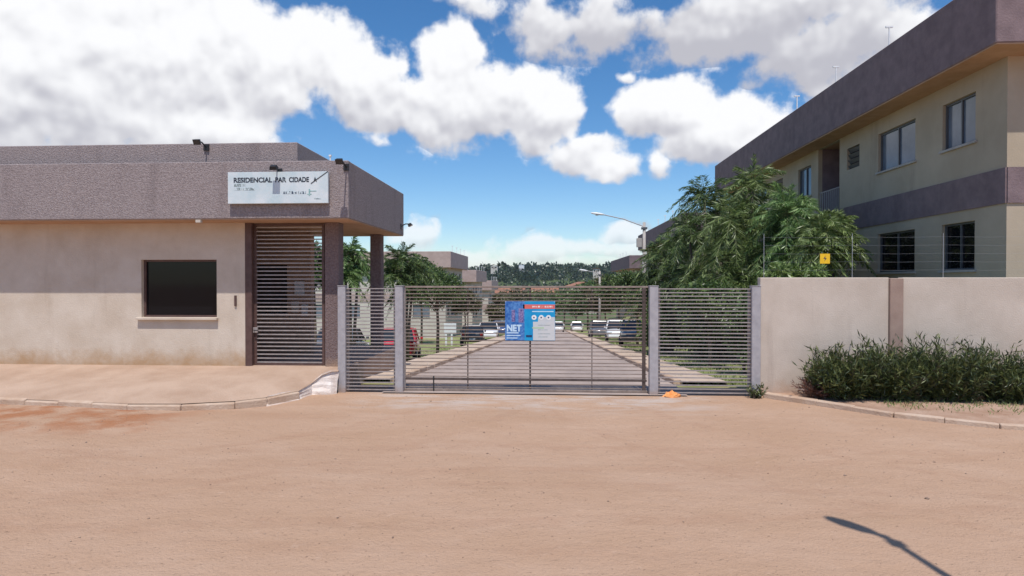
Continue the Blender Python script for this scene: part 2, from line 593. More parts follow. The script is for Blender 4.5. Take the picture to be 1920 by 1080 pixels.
xs = grid_lines([(-1400, -300, 100), (-300, -60, 20), (-60, -20, 4), (-20, -10, 1), (-10, 10, .25), (10, 20, 1), (20, 60, 4), (60, 300, 20), (300, 1400, 100)])
ys = grid_lines([(-300, -60, 40), (-60, -10, 5), (-10, 2, .6), (2, 12.4, .26), (12.4, 14, .4), (14, 60, 1), (60, 150, 5), (150, 400, 10), (400, 900, 20), (900, 1500, 100)])
GX, GY = np.meshgrid(xs, ys)
rng = np.random.default_rng(3)


def lownoise(X, Y):
    z = 0
    for k, (fx, fy, p, a) in enumerate([(.9, .35, .3, .012), (.4, 1.1, 1.7, .012), (1.9, .8, 2.2, .006), (2.7, 2.3, .9, .005), (.2, 2.6, 4.1, .006), (4.3, 3.1, 5, .003)]):
        z = z + a * np.sin(fx * X + fy * Y + p + .8 * np.sin(.5 * X - .7 * Y + k))
    return z


rough_mask = (1 - ss(10.6, 11.3, GY)) * (1 - ss(14, 20, np.abs(GX))) * ss(-30, -20, GY)
GZ = T(GX, GY) + lownoise(GX, GY) * rough_mask
V = np.stack([GX.ravel(), GY.ravel(), GZ.ravel()], 1)
nx, ny = len(xs), len(ys)
ii = (np.arange(ny - 1)[:, None] * nx + np.arange(nx - 1)[None, :]).ravel()
Q = np.stack([ii, ii + 1, ii + nx + 1, ii + nx], 1)

# ground material: red-tan dust outside the gate, patchy verge inside, green country beyond
gm_ = bpy.data.materials.new('dusty_ground')
gm_.use_nodes = True
t = gm_.node_tree
b = t.nodes['Principled BSDF']
b.inputs['Roughness'].default_value = .96
b.inputs['Specular IOR Level'].default_value = .15
geo = N(t, 'ShaderNodeNewGeometry')
pos = geo.outputs['Position']


def gnoise(scale, detail=6, rough=.6, stretch=None):
    v = pos
    if stretch:
        v = N(t, 'ShaderNodeMapping', inp={0: pos, 'Scale': stretch}).outputs[0]
    return N(t, 'ShaderNodeTexNoise', inp={0: v, 'Scale': scale, 'Detail': detail, 'Roughness': rough}).outputs[0]


def gramp(f, stops):
    r = N(t, 'ShaderNodeValToRGB')
    while len(r.color_ramp.elements) < len(stops):
        r.color_ramp.elements.new(.5)
    for e, (p, c) in zip(r.color_ramp.elements, stops):
        e.position = p
        e.color = (*c, 1) if len(c) == 3 else c
    t.links.new(f, r.inputs[0])
    return r.outputs[0]


def gmix(f, a, b_, mode='MIX'):
    n = N(t, 'ShaderNodeMix', data_type='RGBA', blend_type=mode)
    for i, x in ((0, f), (6, a), (7, b_)):
        if hasattr(x, 'node'):
            t.links.new(x, n.inputs[i])
        else:
            n.inputs[i].default_value = x if i == 0 else (*x, 1)
    return n.outputs[2]


def gmap(f, a, b_, lo=0.0, hi=1.0):
    return N(t, 'ShaderNodeMapRange', interpolation_type='SMOOTHSTEP', inp={0: f, 1: a, 2: b_, 3: lo, 4: hi}).outputs[0]


def gmath(op, a, b_=0.0):
    return N(t, 'ShaderNodeMath', operation=op, inp={0: a, 1: b_}).outputs[0]


sp = N(t, 'ShaderNodeSeparateXYZ', inp={0: pos})
dirt = gramp(gnoise(.55, 7, .62, (1, 1.6, 1)), [(.3, (.41, .260, .170)), (.5, (.437, .283, .192)), (.7, (.467, .314, .222))])
dirt = gmix(gmap(gnoise(.9, 6, .6, (.35, 2.2, 1)), .52, .7, 0, .28), dirt, (.37, .22, .145))      # long wheel-swept streaks
dirt = gmix(gmap(gnoise(9, 5, .7), .56, .72, 0, .35), dirt, (.52, .36, .265))
dirt = gmix(gmap(gnoise(26, 3, .6), .66, .74, 0, .55), dirt, (.26, .16, .11))                      # clods and small stones
def track(cx, cy, rad, wid_, amt):
    vx = gmath('SUBTRACT', sp.outputs[0], cx)
    vy = gmath('SUBTRACT', sp.outputs[1], cy)
    rr0 = gmath('SQRT', gmath('ADD', gmath('MULTIPLY', vx, vx), gmath('MULTIPLY', vy, vy)))
    rr0 = gmath('ADD', rr0, gmath('MULTIPLY', gnoise(.7, 3, .5), .35))
    d_ = gmath('ABSOLUTE', gmath('SUBTRACT', rr0, rad))
    return gmath('MULTIPLY', gmap(d_, wid_, wid_ * .45, 0, amt * .6), gmap(gnoise(2.3, 5, .65), .40, .60))


trk_ = None
for a_ in ((-7.6, 12.4, 6.2, .13, .55), (-7.6, 12.4, 7.7, .13, .5), (8.4, 13.0, 7.6, .12, .5), (8.4, 13.0, 9.1, .12, .45), (2, -30, 36.5, .16, .5), (2, -30, 38.0, .16, .45), (-6, 60, 55.2, .14, .5), (-6, 60, 53.7, .14, .45)):
    x_ = track(*a_)
    trk_ = x_ if trk_ is None else gmath('MAXIMUM', trk_, x_)
dirt = gmix(trk_, dirt, (.365, .215, .14))
# pale dusty concrete showing through in front of the gate
apr = gmath('MULTIPLY', gmap(sp.outputs[1], 9.3, 10.8), gmap(gmath('ABSOLUTE', gmath('ADD', sp.outputs[0], .2)), 3.6, 2.2))
apr = gmath('MULTIPLY', apr, gmap(gnoise(1.3, 6, .7, (.7, 2, 1)), .42, .62))
dirt = gmix(gmath('MULTIPLY', apr, .75), dirt, (.50, .43, .385))
# darker red earth along the left kerb
red = gmath('MULTIPLY', gmap(sp.outputs[0], -4.9, -6.2), gmap(sp.outputs[1], 7.4, 8.5))
dirt = gmix(gmath('MULTIPLY', red, gmap(gnoise(1.6, 5, .6), .38, .6)), dirt, (.36, .165, .085))
verge = gramp(gnoise(.8, 7, .65), [(.33, (.42, .32, .225)), (.42, (.28, .28, .13)), (.6, (.20, .24, .085)), (.78, (.30, .29, .14))])
far = gramp(gnoise(.02, 6, .6), [(.35, (.055, .085, .03)), (.55, (.10, .13, .05)), (.7, (.17, .165, .075))])
col = gmix(gmap(sp.outputs[1], 12.0, 12.5), dirt, verge)
col = gmix(gmap(sp.outputs[1], 110, 200), col, far)
t.links.new(col, b.inputs['Base Color'])
h1 = gmath('ADD', gmath('MULTIPLY', gnoise(3.0, 8, .65, (1, 1.5, 1)), .8), gmath('MULTIPLY', gnoise(40, 4, .6), .30))
h1 = gmath('SUBTRACT', h1, gmath('MULTIPLY', trk_, .18))
h1 = gmath('ADD', h1, gmath('MULTIPLY', gmap(gnoise(26, 3, .6), .62, .76), .15))
bp = N(t, 'ShaderNodeBump', inp={'Strength': .8, 'Distance': .06, 'Height': h1})
t.links.new(bp.outputs[0], b.inputs['Normal'])
ground = np_mesh('ground', V, Q, gm_)
ground.data.polygons.foreach_set('use_smooth', [True] * len(ground.data.polygons))
struct(ground)

# ------------------------------------------------------------------ inner road and kerbs
MT['road'] = mat('dusty_asphalt', (.30, .24, .215), (.42, .335, .295), .7, .95, .4, 50, detail=8, stretch=(1, .35, 1))
XL, XR = -3.05, 2.45
MBr = MB()
yr = [11.3, 11.9, 12.4] + list(range(14, 150, 4)) + [150]
rr = []
for y in yr:
    z = float(base(y)) + .022
    MBr.v += [(XL, y, z), (0, y, z + .03 * (y > 12.4)), (XR, y, z)]
for k in range(len(yr) - 1):
    for j in (0, 1):
        a = k * 3 + j
        MBr.f.append((a, a + 1, a + 4, a + 3))
road = struct(MBr.build('inner_road', 'road'))
kr = struct(MB().build('kerb', 'kerb'))
KB = {}
for side, x in (('l', XL), ('r', XR)):
    y = 12.6
    k = 0
    while y < 96:
        L = .98 if y < 50 else 2.96
        o = KB.get((L, k % 3))
        sl = -.066
        if o is None:
            j = .006 * (k % 3 - 1)
            mb = MB()
            mb.box(-.07, .07, 0, L, -.15, .11 + j)
            o = mb.build('kerb_stone', 'kerb', kr, bevel=.018)
            KB[(L, k % 3)] = o
            c = o
        else:
            c = o.copy()
            COL.objects.link(c)
        c.location = (x + (-.07 if side == 'l' else .07), y, float(base(y)) + .02)
        c.rotation_euler = (math.atan(sl), 0, 0)
        y += L + .02
        k += 1

MT['path'] = mat('beige_footpath', (.44, .335, .255), (.55, .43, .34), 1.2, .95, .3, 40, detail=7, stretch=(1, .5, 1))
for x0, x1 in ((-4.15, XL - .145), (XR + .145, 3.45)):
    mb = MB()
    for k, y in enumerate([12.45] + list(range(14, 102, 4))):
        zz = float(base(y)) + .10
        lf = -.05 if x0 < 0 else 0
        mb.v += [(x0, y, zz), (x1, y, zz), (x0, y, zz - .6), (x1, y, zz - .6)]
        if k:
            a = (k - 1) * 4
            mb.f += [(a, a + 1, a + 5, a + 4), (a, a + 4, a + 6, a + 2), (a + 1, a + 3, a + 7, a + 5)]
    struct(mb.build('footpath', 'path'))

# ------------------------------------------------------------------ guardhouse walkway (raised) and its broken kerb
path = [(-16, 9.55, .15), (-9, 9.68, .15)] + [tuple(onz(*p)) for p in ((240, 757, .15), (340, 757, .14), (440, 752, .13), (500, 745, .13), (560, 733, .15))] + \
       [tuple(ony(*p)) for p in ((585, 718, 11.1), (603, 704, 11.15), (620, 697, 11.2), (634, 696, 11.3))]
mb = MB()
bk = [(min(p[0], -3.76) if k > 6 else p[0] * 1.08, 11.57, .45) for k, p in enumerate(path)]
NR = 6
for k in range(len(path)):
    for j in range(NR + 1):
        f = j / NR
        a, b_ = np.array(path[k]), np.array(bk[k])
        p = a + (b_ - a) * f
        p[2] = a[2] + (b_[2] - a[2]) * (f ** .8)
        mb.v.append(tuple(p))
for k in range(len(path) - 1):
    for j in range(NR):
        a = k * (NR + 1) + j
        mb.f.append((a, a + NR + 1, a + NR + 2, a + 1))
MT['walk'] = mat('dusty_walkway', (.38, .255, .18), (.47, .335, .25), 1.4, .95, .5, 30, detail=8, dist=.03)
struct(mb.build('walkway', 'walk', smooth=True))
# floor under the canopy
mb = MB().box(-6.6, -3.74, 11.57, 15.6, -.9, .452)
struct(mb.build('porch_floor', 'walk'))
# kerb stones along the walkway edge
wk = struct(MB().build('walkway_kerb', 'kerb'))
rnd = random.Random(5)
for k in range(len(path) - 5):
    a, b_ = Vector(path[k]), Vector(path[k + 1])
    n = max(1, round((b_ - a).length / .62))
    for i in range(n):
        p, q = a.lerp(b_, i / n), a.lerp(b_, (i + 1) / n)
        d = (q - p).normalized()
        s = Vector((d.y, -d.x, 0)) * .035
        m0 = MB()
        zt = .006 + rnd.uniform(-.014, .012)
        p2, q2 = p + d * rnd.uniform(-.004, .004), q - d * rnd.uniform(-.004, .004)
        lo = -.26
        m0.rings([[p2 - s + Vector((0, 0, lo)), p2 + s * 1.2 + Vector((0, 0, lo)), p2 + s + Vector((0, 0, zt - .015)), p2 - s + Vector((0, 0, zt))],
                  [q2 - s + Vector((0, 0, lo)), q2 + s * 1.2 + Vector((0, 0, lo)), q2 + s + Vector((0, 0, zt - .02)), q2 - s + Vector((0, 0, zt + .004))]])
        m0.build('kerb_stone', 'kerb', wk, bevel=.012)

# whitewashed rubble cheek where the walkway ends beside the gate
mb = MB()
cheek = [tuple(path[5]), tuple((Vector(path[5]) + Vector(path[6])) / 2)] + [tuple(p) for p in path[6:]]
NV = 7
for k, (x, y, z) in enumerate(cheek):
    for j in range(NV + 1):
        f = j / NV
        nz = rng.normal(0, .006, 3)
        out = -.03 + .13 * f ** 1.4
        mb.v.append((x + .35 * out * (k < 6) + nz[0], y - out + nz[1], z + .014 - (z + .06) * f + (nz[2] if j < NV else 0)))
for k in range(len(cheek) - 1):
    for j in range(NV):
        a = k * (NV + 1) + j
        mb.f.append((a, a + NV + 1, a + NV + 2, a + 1))
tag(mb.build('rubble_cheek', 'whitewash'), 'whitewashed broken concrete cheek where the raised walkway meets the gate', 'kerb end')

# ------------------------------------------------------------------ right-hand strip in front of the boundary wall
rp = [(3.78, 11.30), (4.4, 10.62), (5.15, 9.72), (6.2, 9.05), (8, 8.55), (16, 8.2)]
mb = MB()
for k, (x, y) in enumerate(rp):
    for j in range(6):
        f = j / 5
        bx_ = x if k else 3.8
        yy = y + (11.42 - y) * f
        mb.v.append((bx_, yy, .075 + .02 * math.sin(3 * x + 5 * yy) * (0 < j < 5)))
for k in range(len(rp) - 1):
    for j in range(5):
        a = k * 6 + j
        mb.f.append((a, a + 6, a + 7, a + 1))
MT['strip'] = mat('red_earth_strip', (.34, .20, .13), (.47, .32, .235), 2.2, .95, .7, 24, detail=8, dist=.04)
struct(mb.build('pavement_strip', 'strip', smooth=True))
ek = struct(MB().build('pavement_kerb', 'kerb'))
for k in range(len(rp) - 1):
    a, b_ = Vector((*rp[k], .075)), Vector((*rp[k + 1], .075))
    n = max(1, round((b_ - a).length / .7))
    for i in range(n):
        p, q = a.lerp(b_, i / n), a.lerp(b_, (i + 1) / n)
        d = (q - p).normalized()
        s = Vector((d.y, -d.x, 0)) * .05
        p2, q2 = p + d * .001, q - d * rnd.uniform(-.004, .006)
        z1 = Vector((0, 0, .016 + rnd.uniform(-.01, .01)))
        lo = Vector((0, 0, -.2))
        MB().rings([[p2 - s + lo, p2 + s * 1.2 + lo, p2 + s + z1 * .4, p2 - s + z1], [q2 - s + lo, q2 + s * 1.2 + lo, q2 + s + z1 * .4, q2 - s + z1]]).build('kerb_stone', 'kerb', ek, bevel=.01)

# ------------------------------------------------------------------ guardhouse
gh = thing('guardhouse', 'cream gatehouse with deep mauve roughcast canopy and dark window left of the gate', 'gatehouse', (-8, 11.55, .45))
GHo = Vector(gh.location)


def ghb(name, mb, m, **k):
    o = mb.build(name, m, None, **k)
    o.data.transform(Matrix.Translation(-GHo))
    o.parent = gh
    return o


mb = MB()
facade(mb, (-16, 11.55, .2), (1, 0, 0), (0, 0, 1), 10.27, 2.99, [(8.24, 9.72, 1.163, 2.257)], .14)
mb.quad((-5.73, 11.55, .2), (-5.73, 11.72, .2), (-5.73, 11.72, 3.19), (-5.73, 11.55, 3.19))
mb.quad((-16, 11.55, .2), (-16, 17, .2), (-16, 17, 3.19), (-16, 11.55, 3.19))
ghb('front_wall', mb, 'cream_guard', fix=False)
mb = MB()
facade(mb, (-6.6, 13.2, .3), (1, 0, 0), (0, 0, 1), 1.5, 2.9, [(.22, .98, 1.06, 2.1)], .12)
mb.quad((-5.1, 13.2, .3), (-5.1, 13.4, .3), (-5.1, 13.4, 3.2), (-5.1, 13.2, 3.2))
mb.quad((-5.1, 13.4, .3), (-6.6, 13.4, .3), (-6.6, 13.4, 3.2), (-5.1, 13.4, 3.2))
mb.quad((-6.6, 13.4, .3), (-6.6, 17, .3), (-6.6, 17, 3.2), (-6.6, 13.4, 3.2))
mb.quad((-6.6, 11.75, .3), (-6.6, 13.2, .3), (-6.6, 13.2, 3.2), (-6.6, 11.75, 3.2))
ghb('porch_wall', mb, 'inner_brown', fix=False)
hw = ghb('hatch_window', MB().box(-6.38, -5.62, 13.30, 13.32, 1.36, 2.4), 'dark')
o = MB().box(-6.40, -5.60, 13.12, 13.2, 1.30, 1.36).build('sill', 'concrete', None)
o.data.transform(Matrix.Translation(-GHo)); o.parent = hw
win = ghb('window', MB().box(-7.76, -6.28, 11.66, 11.68, 1.36, 2.46), 'glass')
fr = MB()
for a in ((-7.76, -6.28, 1.36, 1.40), (-7.76, -6.28, 2.42, 2.457), (-7.758, -7.72, 1.40, 2.42), (-6.32, -6.282, 1.40, 2.42)):
    fr.box(a[0], a[1], 11.625, 11.659, a[2], a[3])
o = fr.build('frame', 'brown_metal', None); o.data.transform(Matrix.Translation(-GHo)); o.parent = win
o = MB().box(-7.83, -6.25, 11.47, 11.64, 1.315, 1.362).build('sill', 'cream_guard', None, bevel=.006); o.data.transform(Matrix.Translation(-GHo)); o.parent = win
# canopy: outer ring of roughcast fascia, ochre soffit, upper block
mb = MB()
mb.box(-16, -3.55, 10.95, 11.1, 3.165, 4.185)
mb.box(-3.70, -3.553, 11.1, 15.2, 3.165, 4.183)
mb.box(-16, -3.70, 15.05, 15.198, 3.165, 4.182)
ghb('canopy_fascia', mb, 'rough_purple', bevel=.012)
ghb('soffit', MB().box(-15.9, -3.56, 10.965, 15.18, 3.148, 3.164), 'soffit')
ghb('canopy_roof', MB().box(-15.9, -3.7, 11.1, 15.05, 3.8, 3.9), 'concrete')
ghb('upper_parapet', MB().box(-16, -4.62, 11.32, 15.0, 3.9, 4.60), 'rough_purple', bevel=.012)
ghb('column', MB().box(-4.2, -3.93, 11.56, 11.83, .40, 3.15), 'column', bevel=.01)
ghb('column', MB().box(-4.20, -3.94, 14.55, 14.8, .40, 3.15), 'column', bevel=.01)
ghb('door_jamb', MB().box(-5.728, -5.60, 11.545, 11.70, .42, 3.15), 'brown_metal', bevel=.006)
ghb('rain_spout', MB().box(-6.33, -6.24, 10.93, 11.0, 3.10, 3.15), 'cream')
ghb('mast', MB().tube([(-3.9, 11.03, 4.18), (-3.9, 11.03, 4.29)], .012, 6).box(-3.92, -3.88, 11.01, 11.05, 4.27, 4.30), 'white')
ghb('intercom', MB().box(-5.93, -5.89, 11.52, 11.548, 1.58, 1.78), 'brown_metal', bevel=.004)
o = ghb('notice', MB().box(-5.45, -5.24, 13.18, 13.196, 1.75, 2.05), 'plate')
o = ghb('notice', MB().box(-5.52, -5.36, 13.18, 13.196, 1.38, 1.62), 'cream')
ghb('notice', MB().box(-5.3, -5.16, 13.18, 13.196, 1.3, 1.55), 'plate')

# barred side door
dg = thing('barred_door', 'tall brown barred door between the cream wall and the first mauve column', 'gate', (-4.92, 11.66, .45))
db = MB().box(-.675, .675, -.01, .01, -.011, .011).build('bar', 'bar_grey', dg)
for k in range(35):
    z = .06 + k * .0752
    if k == 0:
        db.location = (0, 0, z)
    else:
        copy_part(db, dg, (0, 0, z))
for x in (-.655, .66):
    MB().box(x - .025, x + .025, -.02, .02, .01, 2.69).build('stile', 'brown_metal', dg, bevel=.004)
MB().box(-.63, .635, -.021, .021, .0, .04).build('bottom_rail', 'brown_metal', dg)
MB().box(-.63, .635, -.021, .021, 2.65, 2.69).build('top_rail', 'brown_metal', dg)
lk = MB().box(-.70, -.60, -.06, -.02, .62, .72).build('lock', 'bar_grey', dg, bevel=.006)
MB().tube([(-.65, -.06, .67), (-.65, -.10, .67), (-.58, -.10, .67)], .01, 6).build('handle', 'black', lk)

# sign board on the fascia
sg = thing('name_sign', 'weathered pale blue and white name board on the mauve canopy fascia', 'sign', (-4.785, 10.95, 3.42))
MB().box(-.905, .905, -.10, -.04, 0, .555).build('board', 'sign_white', sg, bevel=.004)
for x in (-.7, 0, .7):
    MB().box(x - .03, x + .03, -.035, -.001, .08, .46).build('bracket', 'alu', sg)
RX = Matrix.Rotation(R(90), 4, 'X')


def sm(x, z):
    return Matrix.Translation((x, -.1012, z)) @ RX


for wd, x0, ww in (('RESIDENCIAL', -.80, .70), ('PAR', -.045, .20), ('CIDADE', .205, .36), ('A', .65, .06)):
    text(wd, .118, 'letter_dark', sg, sm(x0, .375), bold=.0042, width=ww)


def sline(x, z, w, h, m):
    MB().box(x, x + w, -.1022, -.1001, z, z + h).build('small_print', m, sg)


sline(-.79, .30, .13, .05, 'small_print')
sline(-.64, .31, .06, .035, 'small_print')
sline(-.79, .235, .14, .045, 'small_print')
sline(-.63, .235, .22, .045, 'small_print')
sline(.10, .165, .24, .045, 'small_print_dark')
sline(.37, .165, .14, .045, 'small_print_dark')
sline(.66, .07, .12, .02, 'small_print')
em = MB().box(.56, .585, -.1035, -.1002, .13, .25).box(.585, .70, -.1035, -.1002, .205, .22).box(.535, .61, -.1031, -.1001, .15, .165)
em.build('emblem', 'letter_green', sg)
MB().tube([(.905, -.101, .555), (.60, -.103, .345)], .007, 5).build('crack', 'black', sg)

# floodlights


def floodlight(label, x, z, yb, tilt, group='floodlights on the gatehouse canopy', arm=.38):
    t_ = thing('floodlight', label, 'floodlight', (x, yb, z), 0, group)
    MB().tube([(0, 0, -.06), (0, -arm * .5, .0), (0, -arm, .0)], .013, 6).build('arm', 'black', t_)
    MB().box(-.05, .05, -.012, .012, -.12, .0).build('bracket', 'black', t_)
    h = MB().rings([[(-.07, -.05, -.045), (.07, -.05, -.045), (.07, .05, -.045), (-.07, .05, -.045)],
                    [(-.095, -.07, .045), (.095, -.07, .045), (.095, .07, .045), (-.095, .07, .045)]])
    h = h.build('lamp_head', 'black', t_, bevel=.006)
    h.location = (0, -arm, -.02)
    h.rotation_euler = (R(tilt), 0, 0)
    h.scale = (.72, .72, .72)
    g = MB().box(-.08, .08, -.055, .055, .045, .05).build('lens', 'carglass', h)
    return t_


floodlight('black floodlight standing above the fascia left of the name board', -6.33, 4.58, 11.30, 120, arm=.3)
floodlight('black floodlight reaching over the middle of the name board', -4.79, 4.05, 10.95, 215, arm=.25)
floodlight('black floodlight on the fascia right of the name board', -3.58, 4.12, 10.94, 130, arm=.36)
fl = floodlight('black floodlight on the far right end of the canopy fascia', -3.55, 3.42, 14.9, 150, arm=.22)
fl.rotation_euler = (0, 0, R(90))

# ------------------------------------------------------------------ posts, fence panels and sliding gate
GYP = 11.42
PG = 'grey posts of the entrance gate'
for (x0, x1, lab) in ((-3.888, -3.742, 'grey square steel post beside the white rubble, leftmost of the gate line'),
                      (-2.82, -2.674, 'grey square steel post at the left end of the wide gate'),
                      (1.786, 1.942, 'grey square steel post at the right end of the wide gate'),
                      (3.575, 3.73, 'grey square steel post against the cream boundary wall')):
    w = (x1 - x0) / 2
    p = thing('gate_post', lab, 'post', ((x0 + x1) / 2, GYP, 0), 0, PG)
    MB().box(-w, w, -.07, .07, -.2, 1.955).build('shaft', 'steel', p, bevel=.008)
    MB().box(-w - .006, w + .006, -.076, .076, 1.955, 1.967).build('cap', 'steel', p, bevel=.003)


def panel(name, label, x0, x1, m, th, pitch, depth, nb, z0):
    p = thing(name, label, 'fence', ((x0 + x1) / 2, GYP, 0), 0)
    h = (x1 - x0) / 2 - .002
    bar = MB().box(-h, h, -depth / 2, depth / 2, -th / 2, th / 2).build('bar', m, p)
    for k in range(nb):
        z = z0 + k * pitch
        if k == 0:
            bar.location = (0, 0, z)
        else:
            c_ = copy_part(bar, p, (0, 0, z + rnd.uniform(-.003, .003)))
            c_.rotation_euler = (0, rnd.gauss(0, .002), 0)
    for s in (-1, 1):
        MB().box(s * (h - .022) - .02, s * (h - .022) + .02, depth / 2 + .001, depth / 2 + .03, .02, z0 + nb * pitch - pitch).build('stile', m, p)
    return p


panel('fence_panel', 'narrow grey horizontal-bar panel between the two left posts', -3.742, -2.82, 'bar_grey', .0175, .0665, .03, 29, .05)
panel('fence_panel', 'grey horizontal-bar panel between the gate and the boundary wall', 1.942, 3.575, 'bar_grey', .0185, .0665, .03, 29, .05)

sgx = -.44
gt = thing('sliding_gate', 'wide see-through gate of thin brown horizontal bars closing the road', 'gate', (sgx, GYP + .1, 0))
gx0, gx1 = -2.70 - sgx, 1.80 - sgx
bar = MB().box(gx0 + .04, gx1 - .04, -.009, .009, -.008, .008).build('bar', 'bar_brown', gt)
k = 0
for i in range(28):
    z = .095 + i * .0662
    if abs(z - .245) < .03:
        continue
    if k == 0:
        bar.location = (0, 0, z)
    else:
        c_ = copy_part(bar, gt, (0, 0, z + rnd.uniform(-.004, .004)))
        c_.rotation_euler = (0, rnd.gauss(0, .0011), 0)
    k += 1
MB().box(gx0, gx1, -.022, .022, 1.925, 1.96).build('top_rail', 'bar_brown', gt, bevel=.004)
MB().box(gx0, gx1, -.025, .025, .025, .065).build('bottom_rail', 'bar_brown', gt, bevel=.004)
MB().box(gx0 + .04, gx1 - .04, -.028, .028, .225, .265).build('middle_rail', 'rail_dark', gt, bevel=.004)
for x, w, m in ((gx0 + .02, .02, 'bar_grey'), (gx1 - .09, .03, 'rail_dark')):
    MB().box(x - w, x + w, -.0225, .0225, .065, 1.925).build('stile', m, gt, bevel=.004)
for px, w in ((877, .010), (994, .016), (1110, .007)):
    x = ony(px, 640, GYP + .1)[0] - sgx
    MB().box(x - w, x + w, .0095, .022, .065, 1.925).build('upright', 'rail_dark', gt)
x = ony(812, 720, GYP)[0] - sgx
db2 = MB().tube([(x, -.04, .30), (x, -.04, .02)], .012, 6).build('drop_bolt', 'black', gt)
MB().box(x - .05, x + .05, -.08, 0, -.01, .02).build('keeper', 'black', db2)
for px in (830, 1177):
    x = ony(px, 735, GYP)[0] - sgx
    MB().tube([(x, -.015, .035), (x, .015, .035)], .035, 14).build('wheel', 'black', gt)
trk = MB().box(-2.9, 1.9, GYP + .085, GYP + .115, -.02, .004)
struct(trk.build('gate_track', 'rail_dark'))

# banner tied to the gate
bn = thing('banner', 'blue white and red printed banner tied to the middle of the gate', 'banner', (-.352, GYP + .065, .965))
bw, bh = .456, .715
MB().box(-bw, bw, -.008, 0, 0, bh).build('cloth', 'ban_cyan', bn)


def bp_(name, x0, x1, z0, z1, m, lift=.001):
    return MB().box(-bw + x0 * 2 * bw, -bw + x1 * 2 * bw, -.008 - lift, -.0075, bh * (1 - z1), bh * (1 - z0)).build(name, m, bn)


bp_('photograph', .0, .39, .0, .995, 'ban_blue')
bp_('photograph_figure', .13, .20, .22, .52, 'ban_purple', .002)
bp_('photograph_figure', .27, .37, .18, .54, 'ban_purple', .002)
bp_('title_strip', .36, .995, .08, .19, 'ban_red')
bp_('text_line', .54, .97, .245, .27, 'ban_pale')
bp_('white_field', .56, .995, .52, .995, 'ban_white')
bp_('white_field', .66, .995, .40, .52, 'ban_white')
bp_('green_line', .54, .78, .66, .69, 'ban_green', .002)
bp_('dark_button', .42, .54, .86, .915, 'ban_navy', .002)
for k in range(3):
    cx = -bw + (.58 + .145 * k) * 2 * bw
    cz = bh * (1 - .41)
    mb = MB()
    mb.rings([[(cx + .045 * math.cos(a), y, cz + .045 * math.sin(a)) for a in np.linspace(0, 2 * math.pi, 16, endpoint=False)] for y in (-.0075, -.0108)])
    ic = mb.build('icon', 'white', bn)
    MB().box(cx - .015, cx + .012, -.0118, -.0109, cz - .014, cz + .012).build('icon_mark', 'ban_navy', ic)
for k, zz in enumerate((.60, .72, .82, .90)):
    bp_('text_line', .66, .90 - .05 * (k % 2), zz, zz + .012, 'letter_grey', .002)


def bm_(x, z):
    return Matrix.Translation((-bw + x * 2 * bw, -.0108, bh * (1 - z))) @ RX


text('NET', .16, 'ban_pale', bn, bm_(.03, .76), bold=.008, width=.27)
bp_('text_line', .03, .27, .79, .82, 'ban_pale', .002)
bp_('text_line', .03, .31, .86, .885, 'ban_pale', .002)
bp_('text_line', .03, .25, .925, .95, 'ban_pale', .002)
bp_('title_print', .54, .76, .115, .155, 'red_print', .002)
bp_('title_print', .79, .95, .115, .155, 'red_print', .002)
for x in (-bw + .01, bw - .01):
    for z in (.01, bh - .01):
        MB().tube([(x, -.01, z), (x, .05, z)], .006, 5).build('tie', 'white', bn)

# ------------------------------------------------------------------ boundary wall
bwl = thing('boundary_wall', 'cream rendered boundary wall right of the gate with a brown pillar', 'wall', (5, 11.42, 0))
MB().box(3.733 - 5, 5.94 - 5, -.02, .14, -.3, 2.112).build('wall_panel', 'boundary', bwl, bevel=.01)
MB().box(5.94 - 5, 6.17 - 5, -.06, .18, -.3, 2.10).build('pillar', 'pillar', bwl, bevel=.01)
MB().box(6.17 - 5, 8.6 - 5, -.02, .14, -.3, 2.112).build('wall_panel', 'boundary', bwl, bevel=.01)
MB().box(8.6 - 5, 8.83 - 5, -.06, .18, -.3, 2.10).build('pillar', 'pillar', bwl, bevel=.01)
MB().box(8.83 - 5, 16 - 5, -.02, .14, -.3, 2.112).build('wall_panel', 'boundary', bwl, bevel=.01)
ef = thing('electric_fence', 'thin electric security wires on slim rods along the boundary wall top', 'fence', (5, 11.48, 2.11))
for x in (3.82, 5.35, 6.9, 8.5, 10.2):
    MB().tube([(x - 5, 0, 0), (x - 5, 0, .78)], .005, 6).build('rod', 'wire', ef)
for k in range(5):
    z = .14 + k * .145
    mb = MB()
    xx = [3.82, 5.35, 6.9, 8.5, 10.2]
    for a, c in zip(xx[:-1], xx[1:]):
        mb.tube([(a - 5, -.008, z), ((a + c) / 2 - 5, -.008, z - .012), (c - 5, -.008, z)], .001, 4)
    mb.build('wire', 'wire', ef)
ws = thing('warning_plate', 'small yellow warning plate hung on the electric fence wires', 'sign', (4.87, 11.46, 2.36))
MB().box(-.085, .085, -.006, .0, 0, .175).build('plate', 'yellow', ws)
MB().rings([[(.01, y, .14), (-.03, y, .085), (-.002, y, .085), (-.012, y, .035), (.03, y, .098), (.004, y, .098)] for y in (-.0068, -.0061)]).build('bolt_symbol', 'rail_dark', ws)
MB().tube([(-.05, -.003, .175), (-.05, .008, .205)], .003, 4).build('hook', 'wire', ws)
MB().tube([(.05, -.003, .175), (.05, .008, .205)], .003, 4).build('hook', 'wire', ws)


